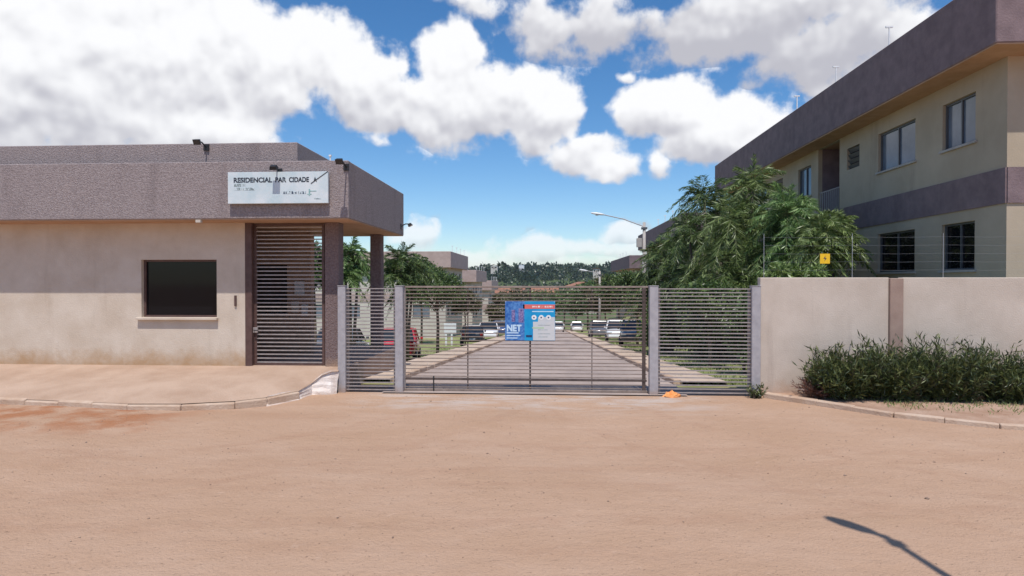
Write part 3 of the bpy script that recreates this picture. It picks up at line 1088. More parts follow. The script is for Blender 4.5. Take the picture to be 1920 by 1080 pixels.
# ------------------------------------------------------------------ apartment blocks
def win_unit(parent, P, u, n, w, h, frame_m, glass_m, panes=2, sill=True):
    """window set in a facade hole: P lower-left of the hole, u along, n outward"""
    P, u, n = Vector(P), Vector(u), Vector(n)
    z = Vector((0, 0, 1))

    def obox(a0, a1, b0, b1, c0, c1):
        mb = MB()
        mb.rings([[P + u * a + n * c + z * b for (a, b) in ((a0, b0), (a1, b0), (a1, b1), (a0, b1))] for c in (c0, c1)])
        return mb
    wo_ = obox(0, w, 0, h, -.13, -.11).build('window', glass_m, parent)
    t_ = .045
    fm = MB()
    for (a0, a1, b0, b1) in ((0, w, 0, t_), (0, w, h - t_, h), (0, t_, t_, h - t_), (w - t_, w, t_, h - t_)):
        x = obox(a0, a1, b0, b1, -.109, -.07)
        k = len(fm.v)
        fm.v += x.v
        fm.f += [tuple(i + k for i in f) for f in x.f]
    for k_ in range(1, panes):
        x = obox(w * k_ / panes - .02, w * k_ / panes + .02, t_, h - t_, -.108, -.072)
        k = len(fm.v)
        fm.v += x.v
        fm.f += [tuple(i + k for i in f) for f in x.f]
    fm.build('frame', frame_m, wo_)
    if sill:
        obox(-.06, w + .06, -.05, -.002, -.10, .05).build('sill', 'concrete', wo_)
    return wo_


def vent_unit(parent, P, u, n, w, h):
    P, u, n = Vector(P), Vector(u), Vector(n)
    z = Vector((0, 0, 1))
    v_ = MB().rings([[P + u * a + n * c + z * b for (a, b) in ((0, 0), (w, 0), (w, h), (0, h))] for c in (-.13, -.11)]).build('window', 'dark', parent)
    for k in range(4):
        zz = h * (k + .5) / 4
        MB().rings([[P + u * a + n * c + z * (zz + dz) for (c, dz) in ((-.10, -.05), (-.095, -.055), (-.02, .05), (-.025, .055))] for a in (.02, w - .02)]).build('slat', 'alu', v_)


def block(label, side, xw, y0, y1, z0, depth, wallm, fasm, detail=True, group=None, over=.70):
    """two-storey block; side=+1: stands right of the road and faces -X, side=-1: left, faces +X. xw: road-facing wall plane"""
    L = y1 - y0
    root = thing('apartment_block', label, 'building', (xw, y0, z0), 0, group)
    nrm = Vector((-side, 0, 0))
    H = 5.35
    holes = []
    wins, vents, stairs = [], [], []
    # u runs so that u x z = outward normal
    u = Vector((0, -1, 0)) if side > 0 else Vector((0, 1, 0))
    orig = Vector((0, L, -2.0)) if side > 0 else Vector((0, 0, -2.0))

    def U(ya, yb):      # local y-range (from y0) to u-range
        return (L - yb, L - ya) if side > 0 else (ya, yb)
    st = None
    lay = []
    half = L / 2
    for sgn in (0, 1):
        def Yr(a, b):
            return (a, b) if sgn == 0 else (L - b, L - a)
        for fl_ in (0, 2.8):
            lay.append(('w', *Yr(.95, 2.1), 1.05 + fl_, 2.12 + fl_))
            lay.append(('w', *Yr(3.2, 5.0), 1.05 + fl_, 2.12 + fl_))
            lay.append(('v', *Yr(6.07, 6.86), 1.44 + fl_, 2.1 + fl_))
            lay.append(('w', *Yr(9.53 if L > 18 else half - .9, 10.7 if L > 18 else half - .1), 1.05 + fl_, 2.12 + fl_))
    if L > 18:
        lay.append(('s', 7.36, 8.96, .0, 5.32))
    for it in lay:
        if detail is False and it[0] != 's' and L <= 18:
            pass
        ua, ub = U(it[1], it[2])
        holes.append((ua, ub, it[3] + 2.0, it[4] + 2.0))
    # drop overlapping holes
    keep, kl = [], []
    for h, it in zip(holes, lay):
        if h[0] < .2 or h[1] > L - .2 or any(h[0] < k[1] + .15 and k[0] < h[1] + .15 and h[2] < k[3] and k[2] < h[3] for k in keep):
            continue
        keep.append(h)
        kl.append(it)
    mb = MB()
    facade(mb, orig, u, (0, 0, 1), L, H + 2.0, keep, .14)
    # near and far end walls and back
    X2 = side * depth
    eh = []
    for fl_ in (0, 2.8):
        for a in ((1.4, 2.9), (4.6, 5.4), (depth - 2.9, depth - 1.4)):
            eh.append((a[0], a[1], 1.05 + fl_ + 2, 2.12 + fl_ + 2))
    o_near = Vector((0 if side > 0 else X2, 0, -2.0))
    facade(mb, o_near, (1, 0, 0), (0, 0, 1), depth, H + 2.0, eh, .14)
    mb.quad((0, L, -2), (X2, L, -2), (X2, L, H), (0, L, H))
    mb.quad((X2, 0, -2), (X2, L, -2), (X2, L, H), (X2, 0, H))
    mb.build('wall', wallm, root, fix=False)
    for h, it in zip(keep, kl):
        P = orig + u * h[0] + Vector((0, 0, h[2]))
        if it[0] == 'w':
            win_unit(root, P, u, nrm, h[1] - h[0], h[3] - h[2], 'alu', 'glass_blue' if it[3] > 3 else 'glass', 2)
        elif it[0] == 'v':
            vent_unit(root, P, u, nrm, h[1] - h[0], h[3] - h[2])
        else:
            # stairwell recess: back wall, sides, railing on the upper landing
            a, c = P, h[1] - h[0]
            dpt = 1.3
            mb = MB()
            hh = h[3] - h[2]
            zz = Vector((0, 0, hh))
            e0, e1 = a - nrm * .14, a + u * c - nrm * .14
            mb.quad(e0 - nrm * dpt, e1 - nrm * dpt, e1 - nrm * dpt + zz, e0 - nrm * dpt + zz)
            mb.quad(e0, e0 - nrm * dpt, e0 - nrm * dpt + zz, e0 + zz)
            mb.quad(e1, e1 - nrm * dpt, e1 - nrm * dpt + zz, e1 + zz)
            sw = mb.build('stairwell', 'block_fascia', root, fix=False)
            MB().rings([[a + u * p - nrm * q + Vector((0, 0, r)) for (p, r) in ((.01, 2.66), (c - .01, 2.66), (c - .01, 2.8), (.01, 2.8))] for q in (.02, dpt)]).build('landing', 'concrete', sw)
            for k in range(11):
                p = a + u * (.08 + (c - .16) * k / 10) - nrm * .06
                MB().tube([p + Vector((0, 0, 2.8)), p + Vector((0, 0, 3.8))], .014, 5).build('baluster', 'steel', sw)
            for zr in (2.9, 3.82):
                MB().tube([a + u * .02 - nrm * .06 + Vector((0, 0, zr)), a + u * (c - .02) - nrm * .06 + Vector((0, 0, zr))], .02, 6).build('handrail', 'steel', sw)
    for h in eh:
        win_unit(root, o_near + Vector((h[0], 0, h[2])), (1, 0, 0), (0, -1, 0), h[1] - h[0], h[3] - h[2], 'alu', 'glass_blue', 2)
    # band between floors
    segs = [(0.0, L)]
    for it in kl:
        if it[0] == 's':
            segs = [(0.0, it[1] - .02), (it[2] + .02, L)]
    for (a, c) in segs:
        xa = -side * .03
        MB().box(min(xa, 0), max(xa, 0) - .0005 * 0, a, c, 2.38, 2.40 + .70).build('band', fasm, root)
    MB().box(min(0, X2), max(0, X2), -.03, -.0005, 2.38, 3.10).build('band', fasm, root)
    # roof box with deep fascia
    xo = -side * over
    rx0, rx1 = min(xo, X2 + side * over), max(xo, X2 + side * over)
    rf = MB().box(rx0, rx1, -over, L + over, 5.36, 6.76).build('roof', fasm, root, bevel=.02)
    MB().box(rx0 + .02, rx1 - .02, -over + .02, L + over - .02, 5.335, 5.359).build('soffit', 'soffit', root)
    for k in range(3 if L > 18 else 4):
        yy = (3.4 + k * 3.0) if L > 18 else (1.2 + k * L / 4)
        rod = MB().tube([(xo + side * .15, yy, 6.76), (xo + side * .15, yy, 7.31)], .02, 6)
        rod.box(xo + side * .15 - .09, xo + side * .15 + .09, yy - .02, yy + .02, 7.28, 7.32)
        rod.build('roof_rod', 'white', rf)
    return root


XB = 9.22
GB = 'blocks stepping down the right side of the road'
block('two-storey cream block with dark mauve fascia behind the boundary wall', 1, XB, 13.3, 32.4, 1.25, 12, 'cream_block', 'block_fascia', group=GB)
block('second mauve-roofed block down the right side, behind the lamp pole', 1, XB, 41.5, 60.6, -.30, 12, 'cream_block', 'block_fascia', group=GB)
block('third mauve-roofed block down the right side, low and farthest', 1, XB, 68.5, 87.5, -1.9, 12, 'cream_block', 'block_fascia', group=GB)
GL = 'blocks stepping down the left side of the road'
XLB = -9.05
block('nearest pale block with mauve fascia beyond the left trees', -1, XLB, 54.5, 65.0, -2.1, 13, 'pale_block', 'left_fascia', group=GL, over=.55)
block('second pale block on the left, stepped below the nearest one', -1, XLB, 73.5, 84.5, -3.36, 13, 'pale_block', 'left_fascia', group=GL, over=.55)
block('third pale block on the left, lowest and smallest of the row', -1, XLB, 93.0, 104.0, -4.56, 13, 'pale_block', 'left_fascia', group=GL, over=.55)


# ------------------------------------------------------------------ street lamps
def lamp(label, x, y, z, h, arm, adir, group=None, arise=.5, hs=1.0, pr=1.0):
    r = thing('street_lamp', label, 'street lamp', (x, y, z), 0, group)
    MB().tube([(0, 0, -.4), (0, 0, h * .5), (0, 0, h)], [.13 * pr, .105 * pr, .08 * pr], 10).build('pole', 'concrete', r, smooth=True)
    a = Vector((math.cos(adir), math.sin(adir), 0))
    p0 = Vector((0, 0, h - .25))
    pts = [p0, p0 + a * arm * .5 + Vector((0, 0, arise * .62)), p0 + a * arm + Vector((0, 0, arise))]
    MB().tube(pts, .028, 6).build('arm', 'steel', r)
    e = pts[-1]
    s = Vector((-a.y, a.x, 0))
    rg = []
    for t_, w, hh in ((-.12, .05, .04), (.05, .12, .07), (.35, .15, .08), (.58, .10, .05), (.66, .03, .02)):
        t_, w, hh = t_ * hs, w * hs, hh * hs
        c = e + a * t_ + Vector((0, 0, .14 * t_))
        rg.append([c + s * w + Vector((0, 0, -hh * .5)), c + s * w * .8 + Vector((0, 0, hh * .6)), c + Vector((0, 0, hh)), c - s * w * .8 + Vector((0, 0, hh * .6)), c - s * w + Vector((0, 0, -hh * .5)), c + Vector((0, 0, -hh * .9))])
    hd = MB().rings(rg).build('lamp_head', 'white', r, smooth=True)
    MB().box(e.x + a.x * .3 * hs - .08 * hs, e.x + a.x * .3 * hs + .08 * hs, e.y + a.y * .3 * hs - .08 * hs, e.y + a.y * .3 * hs + .08 * hs, e.z - .06, e.z - .03).build('lens', 'lamp_glass', hd)
    MB().box(-.16 * pr, .16 * pr, -.11 * pr, .11 * pr, h - .40, h - .28).build('clamp', 'alu', r)
    return r


lp = lamp('concrete street lamp pole rising behind the palms with a long arm', 5.35, 36, float(T(5.35, 36)), 6.95, 2.35, R(178), arise=.72)
MB().box(-.42, -.14, -.12, .12, 5.55, 6.05).build('meter_box', 'concrete', lp, bevel=.01)
lamp('distant slim street lamp beside the right parking row', 4.6, 58, float(T(4.6, 58)), 6.0, 1.2, R(178), arise=.3)
lamp('street lamp on the dirt street whose shadow falls across the foreground', 2.98, 2.72, 0, 5.6, .12, R(128), arise=.22, hs=.55, pr=.36)


# ------------------------------------------------------------------ cars
def car(label, paint, loc, rz, group, hatch=True, slope=-.066):
    r = thing('parked_car', label, 'car', loc, rz, group)
    r.rotation_euler = (math.atan(slope) * math.cos(rz), math.atan(slope) * -math.sin(rz), rz)
    Lc = 3.75 if hatch else 4.25
    w = .83

    def sec(y, zl, zt, hw):
        return [(-hw * .86, y, zl), (-hw * .985, y, zl + .12), (-hw, y, zl + (zt - zl) * .55), (-hw * .955, y, zt - .05), (-hw * .80, y, zt), (0, y, zt + .025),
                (hw * .80, y, zt), (hw * .955, y, zt - .05), (hw, y, zl + (zt - zl) * .55), (hw * .985, y, zl + .12), (hw * .86, y, zl)]
    a = Lc / 2
    if hatch:
        st = [(-a, .42, .78, w * .80), (-a + .06, .32, .90, w * .90), (-a + .35, .24, .955, w * .98), (-.5, .22, .95, w), (.6, .22, .92, w), (1.0, .22, .90, w), (a - .35, .24, .80, w * .96), (a - .08, .30, .70, w * .86), (a, .40, .60, w * .74)]
    else:
        st = [(-a, .42, .80, w * .80), (-a + .06, .32, .93, w * .90), (-a + .6, .24, .97, w * .98), (-.5, .22, .94, w), (.6, .22, .92, w), (1.0, .22, .90, w), (a - .35, .24, .80, w * .96), (a - .08, .30, .70, w * .86), (a, .40, .60, w * .74)]
    body = MB().rings([sec(*s) for s in st])
    bo = body.build('body', paint, r, smooth=True)
    m = bo.modifiers.new('sub', 'SUBSURF')
    m.levels = m.render_levels = 1
    # glazed cabin, roof and pillars
    rb, rt_, ft, fb = (-a + .12, -a + .55, .42, 1.12) if hatch else (-a + .55, -a + 1.15, .42, 1.12)

    def cab(z, f, infl=0.0):
        y0 = rb + (rt_ - rb) * f - infl
        y1 = fb + (ft - fb) * f + infl
        hw = w * (.93 - .17 * f) + infl
        return y0, y1, hw
    zb, zt = .90, 1.40

    def ring(f, z, infl=0.0):
        y0, y1, hw = cab(z, f, infl)
        c = .10
        return [(-hw + c, y0, z), (hw - c, y0, z), (hw, y0 + c, z), (hw, y1 - c, z), (hw - c, y1, z), (-hw + c, y1, z), (-hw, y1 - c, z), (-hw, y0 + c, z)]
    MB().rings([ring(0, zb), ring(1, zt)]).build('windows', 'carglass', r)
    MB().rings([ring(.97, zt - .03, .012), ring(1.0, zt + .025, .0), ring(1.12, zt + .06, -.06)]).build('roof', paint, r, smooth=False, bevel=.01)
    for sx in (-1, 1):
        for (fy0, fy1) in ((rb + .02, rt_), (fb - .02, ft), ((rb + fb) / 2 - .05, (rt_ + ft) / 2 - .05)):
            MB().tube([(sx * w * .935, fy0 + (.06 if fy0 < 0 else -.06), zb - .02), (sx * w * .775, fy1 + (.06 if fy0 < 0 else -.06), zt)], .035, 6).build('pillar', paint, r)
    for sx in (-1, 1):
        for y in (-a + .72, a - .78):
            x0 = sx * (w - .17)
            x1 = sx * (w + .01)
            ty = MB().rings([[(x, y + rr_ * math.cos(q), .29 + rr_ * math.sin(q)) for q in np.linspace(0, 2 * math.pi, 18, endpoint=False)] for (x, rr_) in ((x0, .27), (x0 + sx * .03, .29), (x1 - sx * .03, .29), (x1, .265))]).build('wheel', 'rubber', r)
            MB().rings([[(x, y + rr_ * math.cos(q), .29 + rr_ * math.sin(q)) for q in np.linspace(0, 2 * math.pi, 14, endpoint=False)] for (x, rr_) in ((x1 - sx * .01, .19), (x1 + sx * .012, .175))]).build('rim', 'rim', ty)
        MB().box(sx * .62 - .10, sx * .62 + .10, -a - .0, -a + .12, .72, .90).build('tail_light', 'tail', r, bevel=.02)
        MB().box(sx * .58 - .14, sx * .58 + .14, a - .16, a - .02, .60, .72).build('headlight', 'head', r, bevel=.03)
        MB().box(sx * (w + .06) - .06, sx * (w + .06) + .06, .88, .98, .92, 1.05).build('mirror', paint, r, bevel=.02)
    MB().box(-.72, .72, -a - .05, -a + .10, .34, .54).build('rear_bumper', paint, r, bevel=.03)
    MB().box(-.68, .68, a - .10, a + .05, .28, .48).build('front_bumper', paint, r, bevel=.03)
    MB().box(-.20, .20, -a - .062, -a - .051, .60 - .2, .73 - .2).build('number_plate', 'plate', r)
    return r


GC = 'cars parked inside the gate'


def put(label, paint, x, y, rz, hatch=True):
    return car(label, paint, (x, y, float(T(x, y)) + .0), R(rz), GC, hatch)


put('small red hatchback parked tail-on behind the left gate post', 'paint_red', -6.55, 27.2, 8)
put('dark car parked left of the red hatchback, behind the porch column', 'paint_grey_p', -8.9, 26.5, 4, False)
put('silver car glimpsed between the barred door and the first column', 'paint_silver', -11.2, 25.2, 4, False)
put('black car parked in front of the white one left of the road', 'paint_black_p', -5.45, 44.5, 6, False)
put('white car parked behind the black one left of the road', 'paint_white_p', -5.0, 51.5, 184, True)
put('dark blue car half hidden beside the left edge of the banner', 'paint_blue_p', -4.75, 61, 180, True)
put('black sedan nearest the gate on the right of the road', 'paint_black_p', 4.75, 35.2, 172, False)
put('white hatchback behind the black sedan on the right', 'paint_white_p', 4.55, 42.0, 176, True)
put('grey car beyond the white hatchback on the right', 'paint_grey_p', 4.15, 52.5, 180, False)
put('far white car at the end of the road beside the banner', 'paint_white_p', 1.2, 88, 180, True)
put('far white car parked on the right verge at the end of the road', 'paint_white_p', 3.9, 90, 180, True)

# white board on a stand by the left verge
nb_ = thing('notice_board', 'white board on a stand behind the slim left tree', 'notice board', (-7.3, 46, float(T(-7.3, 46))))
MB().box(-.46, .46, -.04, .04, .85, 1.62).build('board', 'white', nb_, bevel=.01)
for x in (-.3, .12):
    MB().box(x - .07, x + .07, -.035, .035, -.1, .849).build('leg', 'white', nb_, bevel=.01)


# ------------------------------------------------------------------ vegetation
def leaves_mesh(P, D, L, Wd, rg):
    """diamond leaves: base points P, directions D (n,3), lengths L, widths Wd"""
    n = len(P)
    D = D / np.linalg.norm(D, axis=1, keepdims=True)
    A = rg.normal(size=(n, 3))
    Sd = np.cross(D, A)
    Sd /= np.linalg.norm(Sd, axis=1, keepdims=True) + 1e-9
    mid = P + D * (L * .45)[:, None]
    V_ = np.stack([P, mid + Sd * (Wd / 2)[:, None], P + D * L[:, None], mid - Sd * (Wd / 2)[:, None]], 1).reshape(-1, 3)
    Q_ = np.arange(4 * n).reshape(-1, 4)
    return V_, Q_


def limb_pts(p0, p1, sag, n=5):
    p0, p1 = Vector(p0), Vector(p1)
    return [p0.lerp(p1, k / (n - 1)) + Vector((0, 0, sag * math.sin(math.pi * k / (n - 1)))) for k in range(n)]


def weeping(label, x, y, ztop, wid, zlow, seed, nclump=36, nspray=13, nleaf=26, lm='leaf_weep', group=None, trunk=.11, ll=.19, lw=.034, droop=1.2, spray=1.0):
    rg = np.random.default_rng(seed)
    z0 = float(T(x, y))
    r = thing('weeping_tree', label, 'tree', (x, y, z0), 0, group)
    zt, zl = ztop - z0, zlow - z0
    cz, hz = (zt * .94 + zl) / 2, (zt - zl) / 2
    cl = []
    raw = []
    gap = 1.1 / nclump ** (1 / 3)
    while len(cl) < nclump:
        gap *= .9995
        p = rg.uniform(-1, 1, 3)
        d = np.linalg.norm(p)
        if d < 1 and d > rg.uniform(.2, .85) and all(np.linalg.norm((p - q_)) > gap for q_ in raw):
            raw.append(p)
            k = 1 - .35 * max(p[2], 0)
            cl.append((p[0] * wid / 2 * k * .82, p[1] * wid / 2 * k * .82, cz + p[2] * hz * .80))
    cl = np.array(cl)
    mb = MB()
    th = max(zl + (zt - zl) * .25, zt * .33)
    mb.tube([(0, 0, -.3), (.04, .02, th * .4), (-.03, .05, th), (.05, 0, cz + hz * .3), (.02, -.03, zt * .88)], [trunk, trunk * .85, trunk * .7, trunk * .45, trunk * .12], 8)
    for c in cl[:: 2]:
        zz = min(max(th * .8, c[2] - .7 * np.hypot(c[0], c[1]) - .2), zt * .85)
        mb.tube(limb_pts((0, 0, zz), c, .12), [trunk * .33, trunk * .26, trunk * .2, trunk * .14, trunk * .06], 5, cap=False)
    mb.build('trunk', 'bark', r, smooth=True)
    Ps, Ds = [], []
    for c in cl:
        size = rg.uniform(.7, 1.35)
        for s_ in range(nspray):
            aa = rg.uniform(0, 2 * np.pi)
            ee = rg.uniform(R(5), R(82))
            d0 = np.array([np.cos(aa) * np.cos(ee), np.sin(aa) * np.cos(ee), np.sin(ee)])
            o = np.array([c[0], c[1], 0]) / (wid / 2)
            d0 = d0 + o * .7
            d0 /= np.linalg.norm(d0)
            ln = rg.uniform(.45, .95) * size * spray
            tt = np.sort(rg.uniform(.08, 1, nleaf))
            pp = c + rg.normal(0, .10, 3) + d0 * (ln * tt)[:, None] + np.array([0, 0, -1.0]) * (.85 * droop * ln * tt ** 2.6)[:, None]
            tan = d0 + np.array([0, 0, -1.0]) * (2.0 * droop * tt ** 1.6)[:, None]
            side = rg.normal(size=(nleaf, 3))
            Ps.append(pp)
            Ds.append(tan * .8 + side * .55 + np.array([0, 0, -.25 * droop]))
    P = np.concatenate(Ps)
    D = np.concatenate(Ds)
    n = len(P)
    Vv, Qq = leaves_mesh(P, D, rg.uniform(.7, 1.25, n) * ll, rg.uniform(.8, 1.2, n) * lw, rg)
    np_mesh('crown', Vv, Qq, lm, r)
    return r


def roundtree(label, x, y, ztop, wid, zlow, seed, n=9000, lm='leaf_dark', group=None, trunk=.08, ll=.15, lw=.07, nclump=26, name='leafy_tree', cat='tree'):
    rg = np.random.default_rng(seed)
    z0 = float(T(x, y))
    r = thing(name, label, cat, (x, y, z0), 0, group)
    zt, zl = ztop - z0, zlow - z0
    cz, hz = (zt + zl) / 2, (zt - zl) / 2
    cl = []
    while len(cl) < nclump:
        p = rg.uniform(-1, 1, 3)
        d = np.linalg.norm(p)
        if d < 1 and d > .3:
            cl.append((p[0] * wid * .40, p[1] * wid * .40, cz + p[2] * hz * .80))
    cl = np.array(cl)
    mb = MB()
    mb.tube([(0, 0, -.3), (.03, .0, zl * .6), (-.02, .02, zl + hz * .4), (.02, .0, zt * .85)], [trunk, trunk * .85, trunk * .65, trunk * .15], 8)
    for c in cl:
        mb.tube(limb_pts((0, 0, max(zl * .8, c[2] - np.hypot(c[0], c[1]) * .9)), c, .05, 4), [trunk * .35, trunk * .28, trunk * .2, trunk * .08], 5, cap=False)
    mb.build('trunk', 'bark', r, smooth=True)
    k = rg.integers(0, nclump, n)
    rad = rg.uniform(.16, .30, nclump) * wid / 2 * 1.35
    off = rg.normal(size=(n, 3))
    off /= np.linalg.norm(off, axis=1, keepdims=True)
    P = cl[k] + off * (rad[k] * rg.uniform(.35, 1.15, n))[:, None] * np.array([1, 1, .8])
    D = off * .6 + rg.normal(size=(n, 3)) * .6 + np.array([0, 0, -.25])
    Vv, Qq = leaves_mesh(P, D, rg.uniform(.7, 1.3, n) * ll, rg.uniform(.7, 1.3, n) * lw, rg)
    np_mesh('crown', Vv, Qq, lm, r)
    return r


def pxX(px, Y):
    return float(ony(px, 528, Y)[0])


def pxZ(py, Y):
    return 2.04 + (528 - py) / 1180 * Y


def palm(label, heads, seed, Y, lm='leaf_weep', group=None, nfr=27, nl=38, fl=1.45, trunk=.06, ll=.38, lw=.028):
    """clumping palm: several stems from one root, each with a head of arching feathery fronds; heads: (px, py, dY, size)"""
    rg = np.random.default_rng(seed)
    x0 = float(np.mean([pxX(h[0], Y) for h in heads]))
    z0 = float(T(x0, Y))
    r = thing('palm', label, 'palm', (x0, Y, z0), 0, group)
    Ps, Ds, Ls = [], [], []
    for (px, py, dy, size) in heads:
        hp = ony(px, py, Y + dy)
        h = np.array([hp[0] - x0, dy, hp[2] - z0])
        b0 = np.array([h[0] * .25, dy * .25, -.3])
        MB().tube([b0, b0 * .5 + np.array([h[0] * .35, dy * .35, h[2] * .5]), h], [trunk * 1.15, trunk * .9, trunk * .6], 8).build('stem', 'bark', r, smooth=True)
        rach = MB()
        for k in range(nfr):
            aa = 2 * np.pi * (k + rg.uniform(-.35, .35)) / nfr * 1.618 * 3
            ee = R(84) - R(105) * ((k + .5) / nfr) ** .9 + rg.normal(0, .1)
            L = fl * size * rg.uniform(.75, 1.15)
            d0 = np.array([np.cos(aa) * np.cos(ee), np.sin(aa) * np.cos(ee), np.sin(ee)])
            g = rg.uniform(.45, .95) * L * (.55 + .45 * np.cos(ee))
            tt = np.linspace(.10, 1, nl)

            def at_(t_):
                return h + d0 * (L * t_)[:, None] + np.array([0, 0, -1.0]) * (g * t_ ** 2.3)[:, None]
            pp = at_(tt)
            tan = d0 * L + np.array([0, 0, -1.0]) * (2.3 * g * tt ** 1.3)[:, None]
            tan /= np.linalg.norm(tan, axis=1, keepdims=True)
            side = np.cross(tan, np.array([0, 0, 1.0]))
            side /= np.linalg.norm(side, axis=1, keepdims=True) + 1e-6
            env = np.sin(np.pi * np.clip(tt * .86 + .12, 0, 1)) ** .6
            for sg_ in (-1, 1):
                Ps.append(pp + rg.normal(0, .012, pp.shape))
                Ds.append(side * sg_ * rg.uniform(.6, 1.0, (nl, 1)) + tan * .75 + np.array([0, 0, -.38]) + rg.normal(0, .22, pp.shape))
                Ls.append(ll * size * env * rg.uniform(.75, 1.15, nl))
            q = at_(np.array([0, .35, .7, 1.0]))
            rach.tube([tuple(v) for v in q], [.014, .011, .008, .003], 4, cap=False)
        rach.build('frond_ribs', 'leaf_rib', r)
    P, D, Ln = np.concatenate(Ps), np.concatenate(Ds), np.concatenate(Ls)
    Vv, Qq = leaves_mesh(P, D, Ln, rg.uniform(.75, 1.25, len(P)) * lw, rg)
    np_mesh('crown', Vv, Qq, lm, r)
    return r


MT['leaf_rib'] = mat('palm_rib', (.10, .13, .05), (.18, .20, .08), 6, .6)
GT = 'palms in front of the right block'
palm('tallest clump of feathery palms in front of the right block', [(1412, 352, 0, 1.0), (1376, 420, -.8, 1.05), (1440, 425, -.6, 1.0), (1400, 490, -1.2, 1.0), (1352, 480, .3, 1.0), (1445, 505, .4, .95), (1405, 400, .7, .95), (1370, 530, -1.5, .9), (1425, 540, -1.4, .8)], 11, 20.5, group=GT)
palm('feathery palm nearest the yellow plate', [(1545, 440, 0, .82), (1575, 470, .6, .7), (1530, 470, -.4, .7), (1560, 425, .8, .7)], 12, 16.8, group=GT, fl=1.25)
palm('dark feathery palm left of the tallest clump, against the sky', [(1322, 372, 0, 1.05), (1292, 440, -.6, 1.0), (1330, 455, .8, .95), (1300, 520, -.8, .95), (1345, 395, .9, .95), (1325, 560, -1.2, .9)], 13, 23.5, 'leaf_dark', group=GT)
palm('palm clump beside the street lamp pole', [(1240, 482, 0, .95), (1262, 520, -.7, 1.0), (1222, 530, .6, .9), (1272, 468, .8, .9), (1250, 575, 0, .9), (1285, 545, -1, .95), (1215, 570, .4, .85)], 14, 26, 'leaf_dark', group=GT)
palm('bright green palm clump between the tallest one and the yellow plate', [(1478, 402, 0, 1.0), (1500, 455, -.5, .9), (1460, 465, .5, .9), (1495, 410, .9, .9), (1480, 505, -.6, .85)], 15, 18.6, 'leaf_bright', group=GT, fl=1.3)
roundtree('yellow-green bush showing just above the boundary wall', pxX(1490, 13.5), 13.5, pxZ(490, 13.5), 1.25, pxZ(560, 13.5), 16, 3200, 'leaf_lime', None, .05, .11, .04, 14, 'bush', 'bush')
roundtree('dark green tree right of the gate post, under the palms', pxX(1195, 33), 33, pxZ(498, 33), 2.6, pxZ(590, 33), 17, 7000, 'leaf_dark', None, .08, .16, .06)
roundtree('low dark tree behind the right fence panel', pxX(1330, 17.5), 17.5, pxZ(520, 17.5), 2.3, pxZ(640, 17.5), 18, 8000, 'leaf_dark', None, .06, .13, .05)
roundtree('dense dark bush behind the right end of the fence panel', pxX(1395, 15.5), 15.5, pxZ(540, 15.5), 1.3, pxZ(700, 15.5), 21, 6000, 'leaf_dark', None, .05, .12, .05, 22, 'bush', 'bush')
roundtree('dense dark bush on the bank behind the fence panel middle', pxX(1335, 22), 22, pxZ(560, 22), 2.6, pxZ(665, 22), 22, 7000, 'leaf_dark', None, .05, .15, .06, 24, 'bush', 'bush')
roundtree('dark bush behind the right gate post', pxX(1255, 24), 24, pxZ(570, 24), 2.4, pxZ(655, 24), 23, 6000, 'leaf_dark', None, .05, .15, .06, 24, 'bush', 'bush')
roundtree('dark leafy tree between the pole and the far lamp', pxX(1160, 46), 46, pxZ(508, 46), 3.2, pxZ(580, 46), 19, 6500, 'leaf_dark', None, .08, .2, .08)
roundtree('leafy tree beside the third right block', pxX(1135, 62), 62, pxZ(510, 62), 4.0, pxZ(590, 62), 20, 5000, 'leaf_brown', None, .09, .28, .12)

GLT = 'trees on the left verge'
roundtree('slim young tree with a bare trunk on the left verge', pxX(820, 30), 30, pxZ(496, 30), 3.0, pxZ(578, 30), 31, 10500, 'leaf_dark', GLT, .085, .15, .05)
palm('dark feathery palm right of the canopy end', [(752, 490, 0, .95), (778, 505, .8, .85), (735, 520, -.4, .85), (765, 545, .2, .8)], 32, 23, 'leaf_dark', GLT, fl=1.25, ll=.3)
palm('bright feathery palm seen between the two mauve columns', [(655, 478, 0, .8), (672, 505, .5, .75), (648, 520, -.4, .7)], 33, 19.5, 'leaf_bright', GLT, fl=1.1, ll=.28)
weeping('drooping tree seen through the barred door', pxX(588, 20.5), 20.5, pxZ(435, 20.5), 1.7, pxZ(540, 20.5), 34, 20, 12, 24, 'leaf_dark', GLT, .07, .15, .04, .8, .75)
roundtree('small dusty tree at the second upright of the gate', pxX(872, 41), 41, pxZ(533, 41), 2.3, pxZ(592, 41), 35, 5200, 'leaf_brown', GLT, .06, .18, .07)
roundtree('small dusty tree just left of the banner', pxX(930, 66), 66, pxZ(548, 66), 2.6, pxZ(610, 66), 36, 3800, 'leaf_brown', GLT, .07, .26, .11)
roundtree('leafy tree rising beside the nearest left block fascia', pxX(790, 47), 47, pxZ(475, 47), 3.4, pxZ(560, 47), 37, 7500, 'leaf_dark', GLT, .09, .2, .08)

# trees in the dip beyond the blocks
rg = np.random.default_rng(8)
lab_bits = ['first', 'second', 'third', 'fourth', 'fifth', 'sixth', 'seventh', 'eighth', 'ninth']
for k, (px, Y, top, wd) in enumerate([(962, 130, 540, 8), (985, 150, 548, 9), (1005, 165, 543, 10), (1030, 140, 550, 8), (1058, 125, 541, 8), (1080, 112, 545, 7), (1102, 105, 536, 7), (1120, 96, 528, 6), (945, 118, 552, 6)]):
    roundtree('%s from the left of the distant trees at the end of the road' % lab_bits[(k + 1) % 9 if k < 8 else 0], pxX(px, Y), Y, pxZ(top, Y), wd, pxZ(top + 45, Y), 60 + k, 2600,
              'leaf_brown' if k in (0, 8, 3) else 'leaf_dark', 'distant trees at the end of the road', .16, .55, .28)

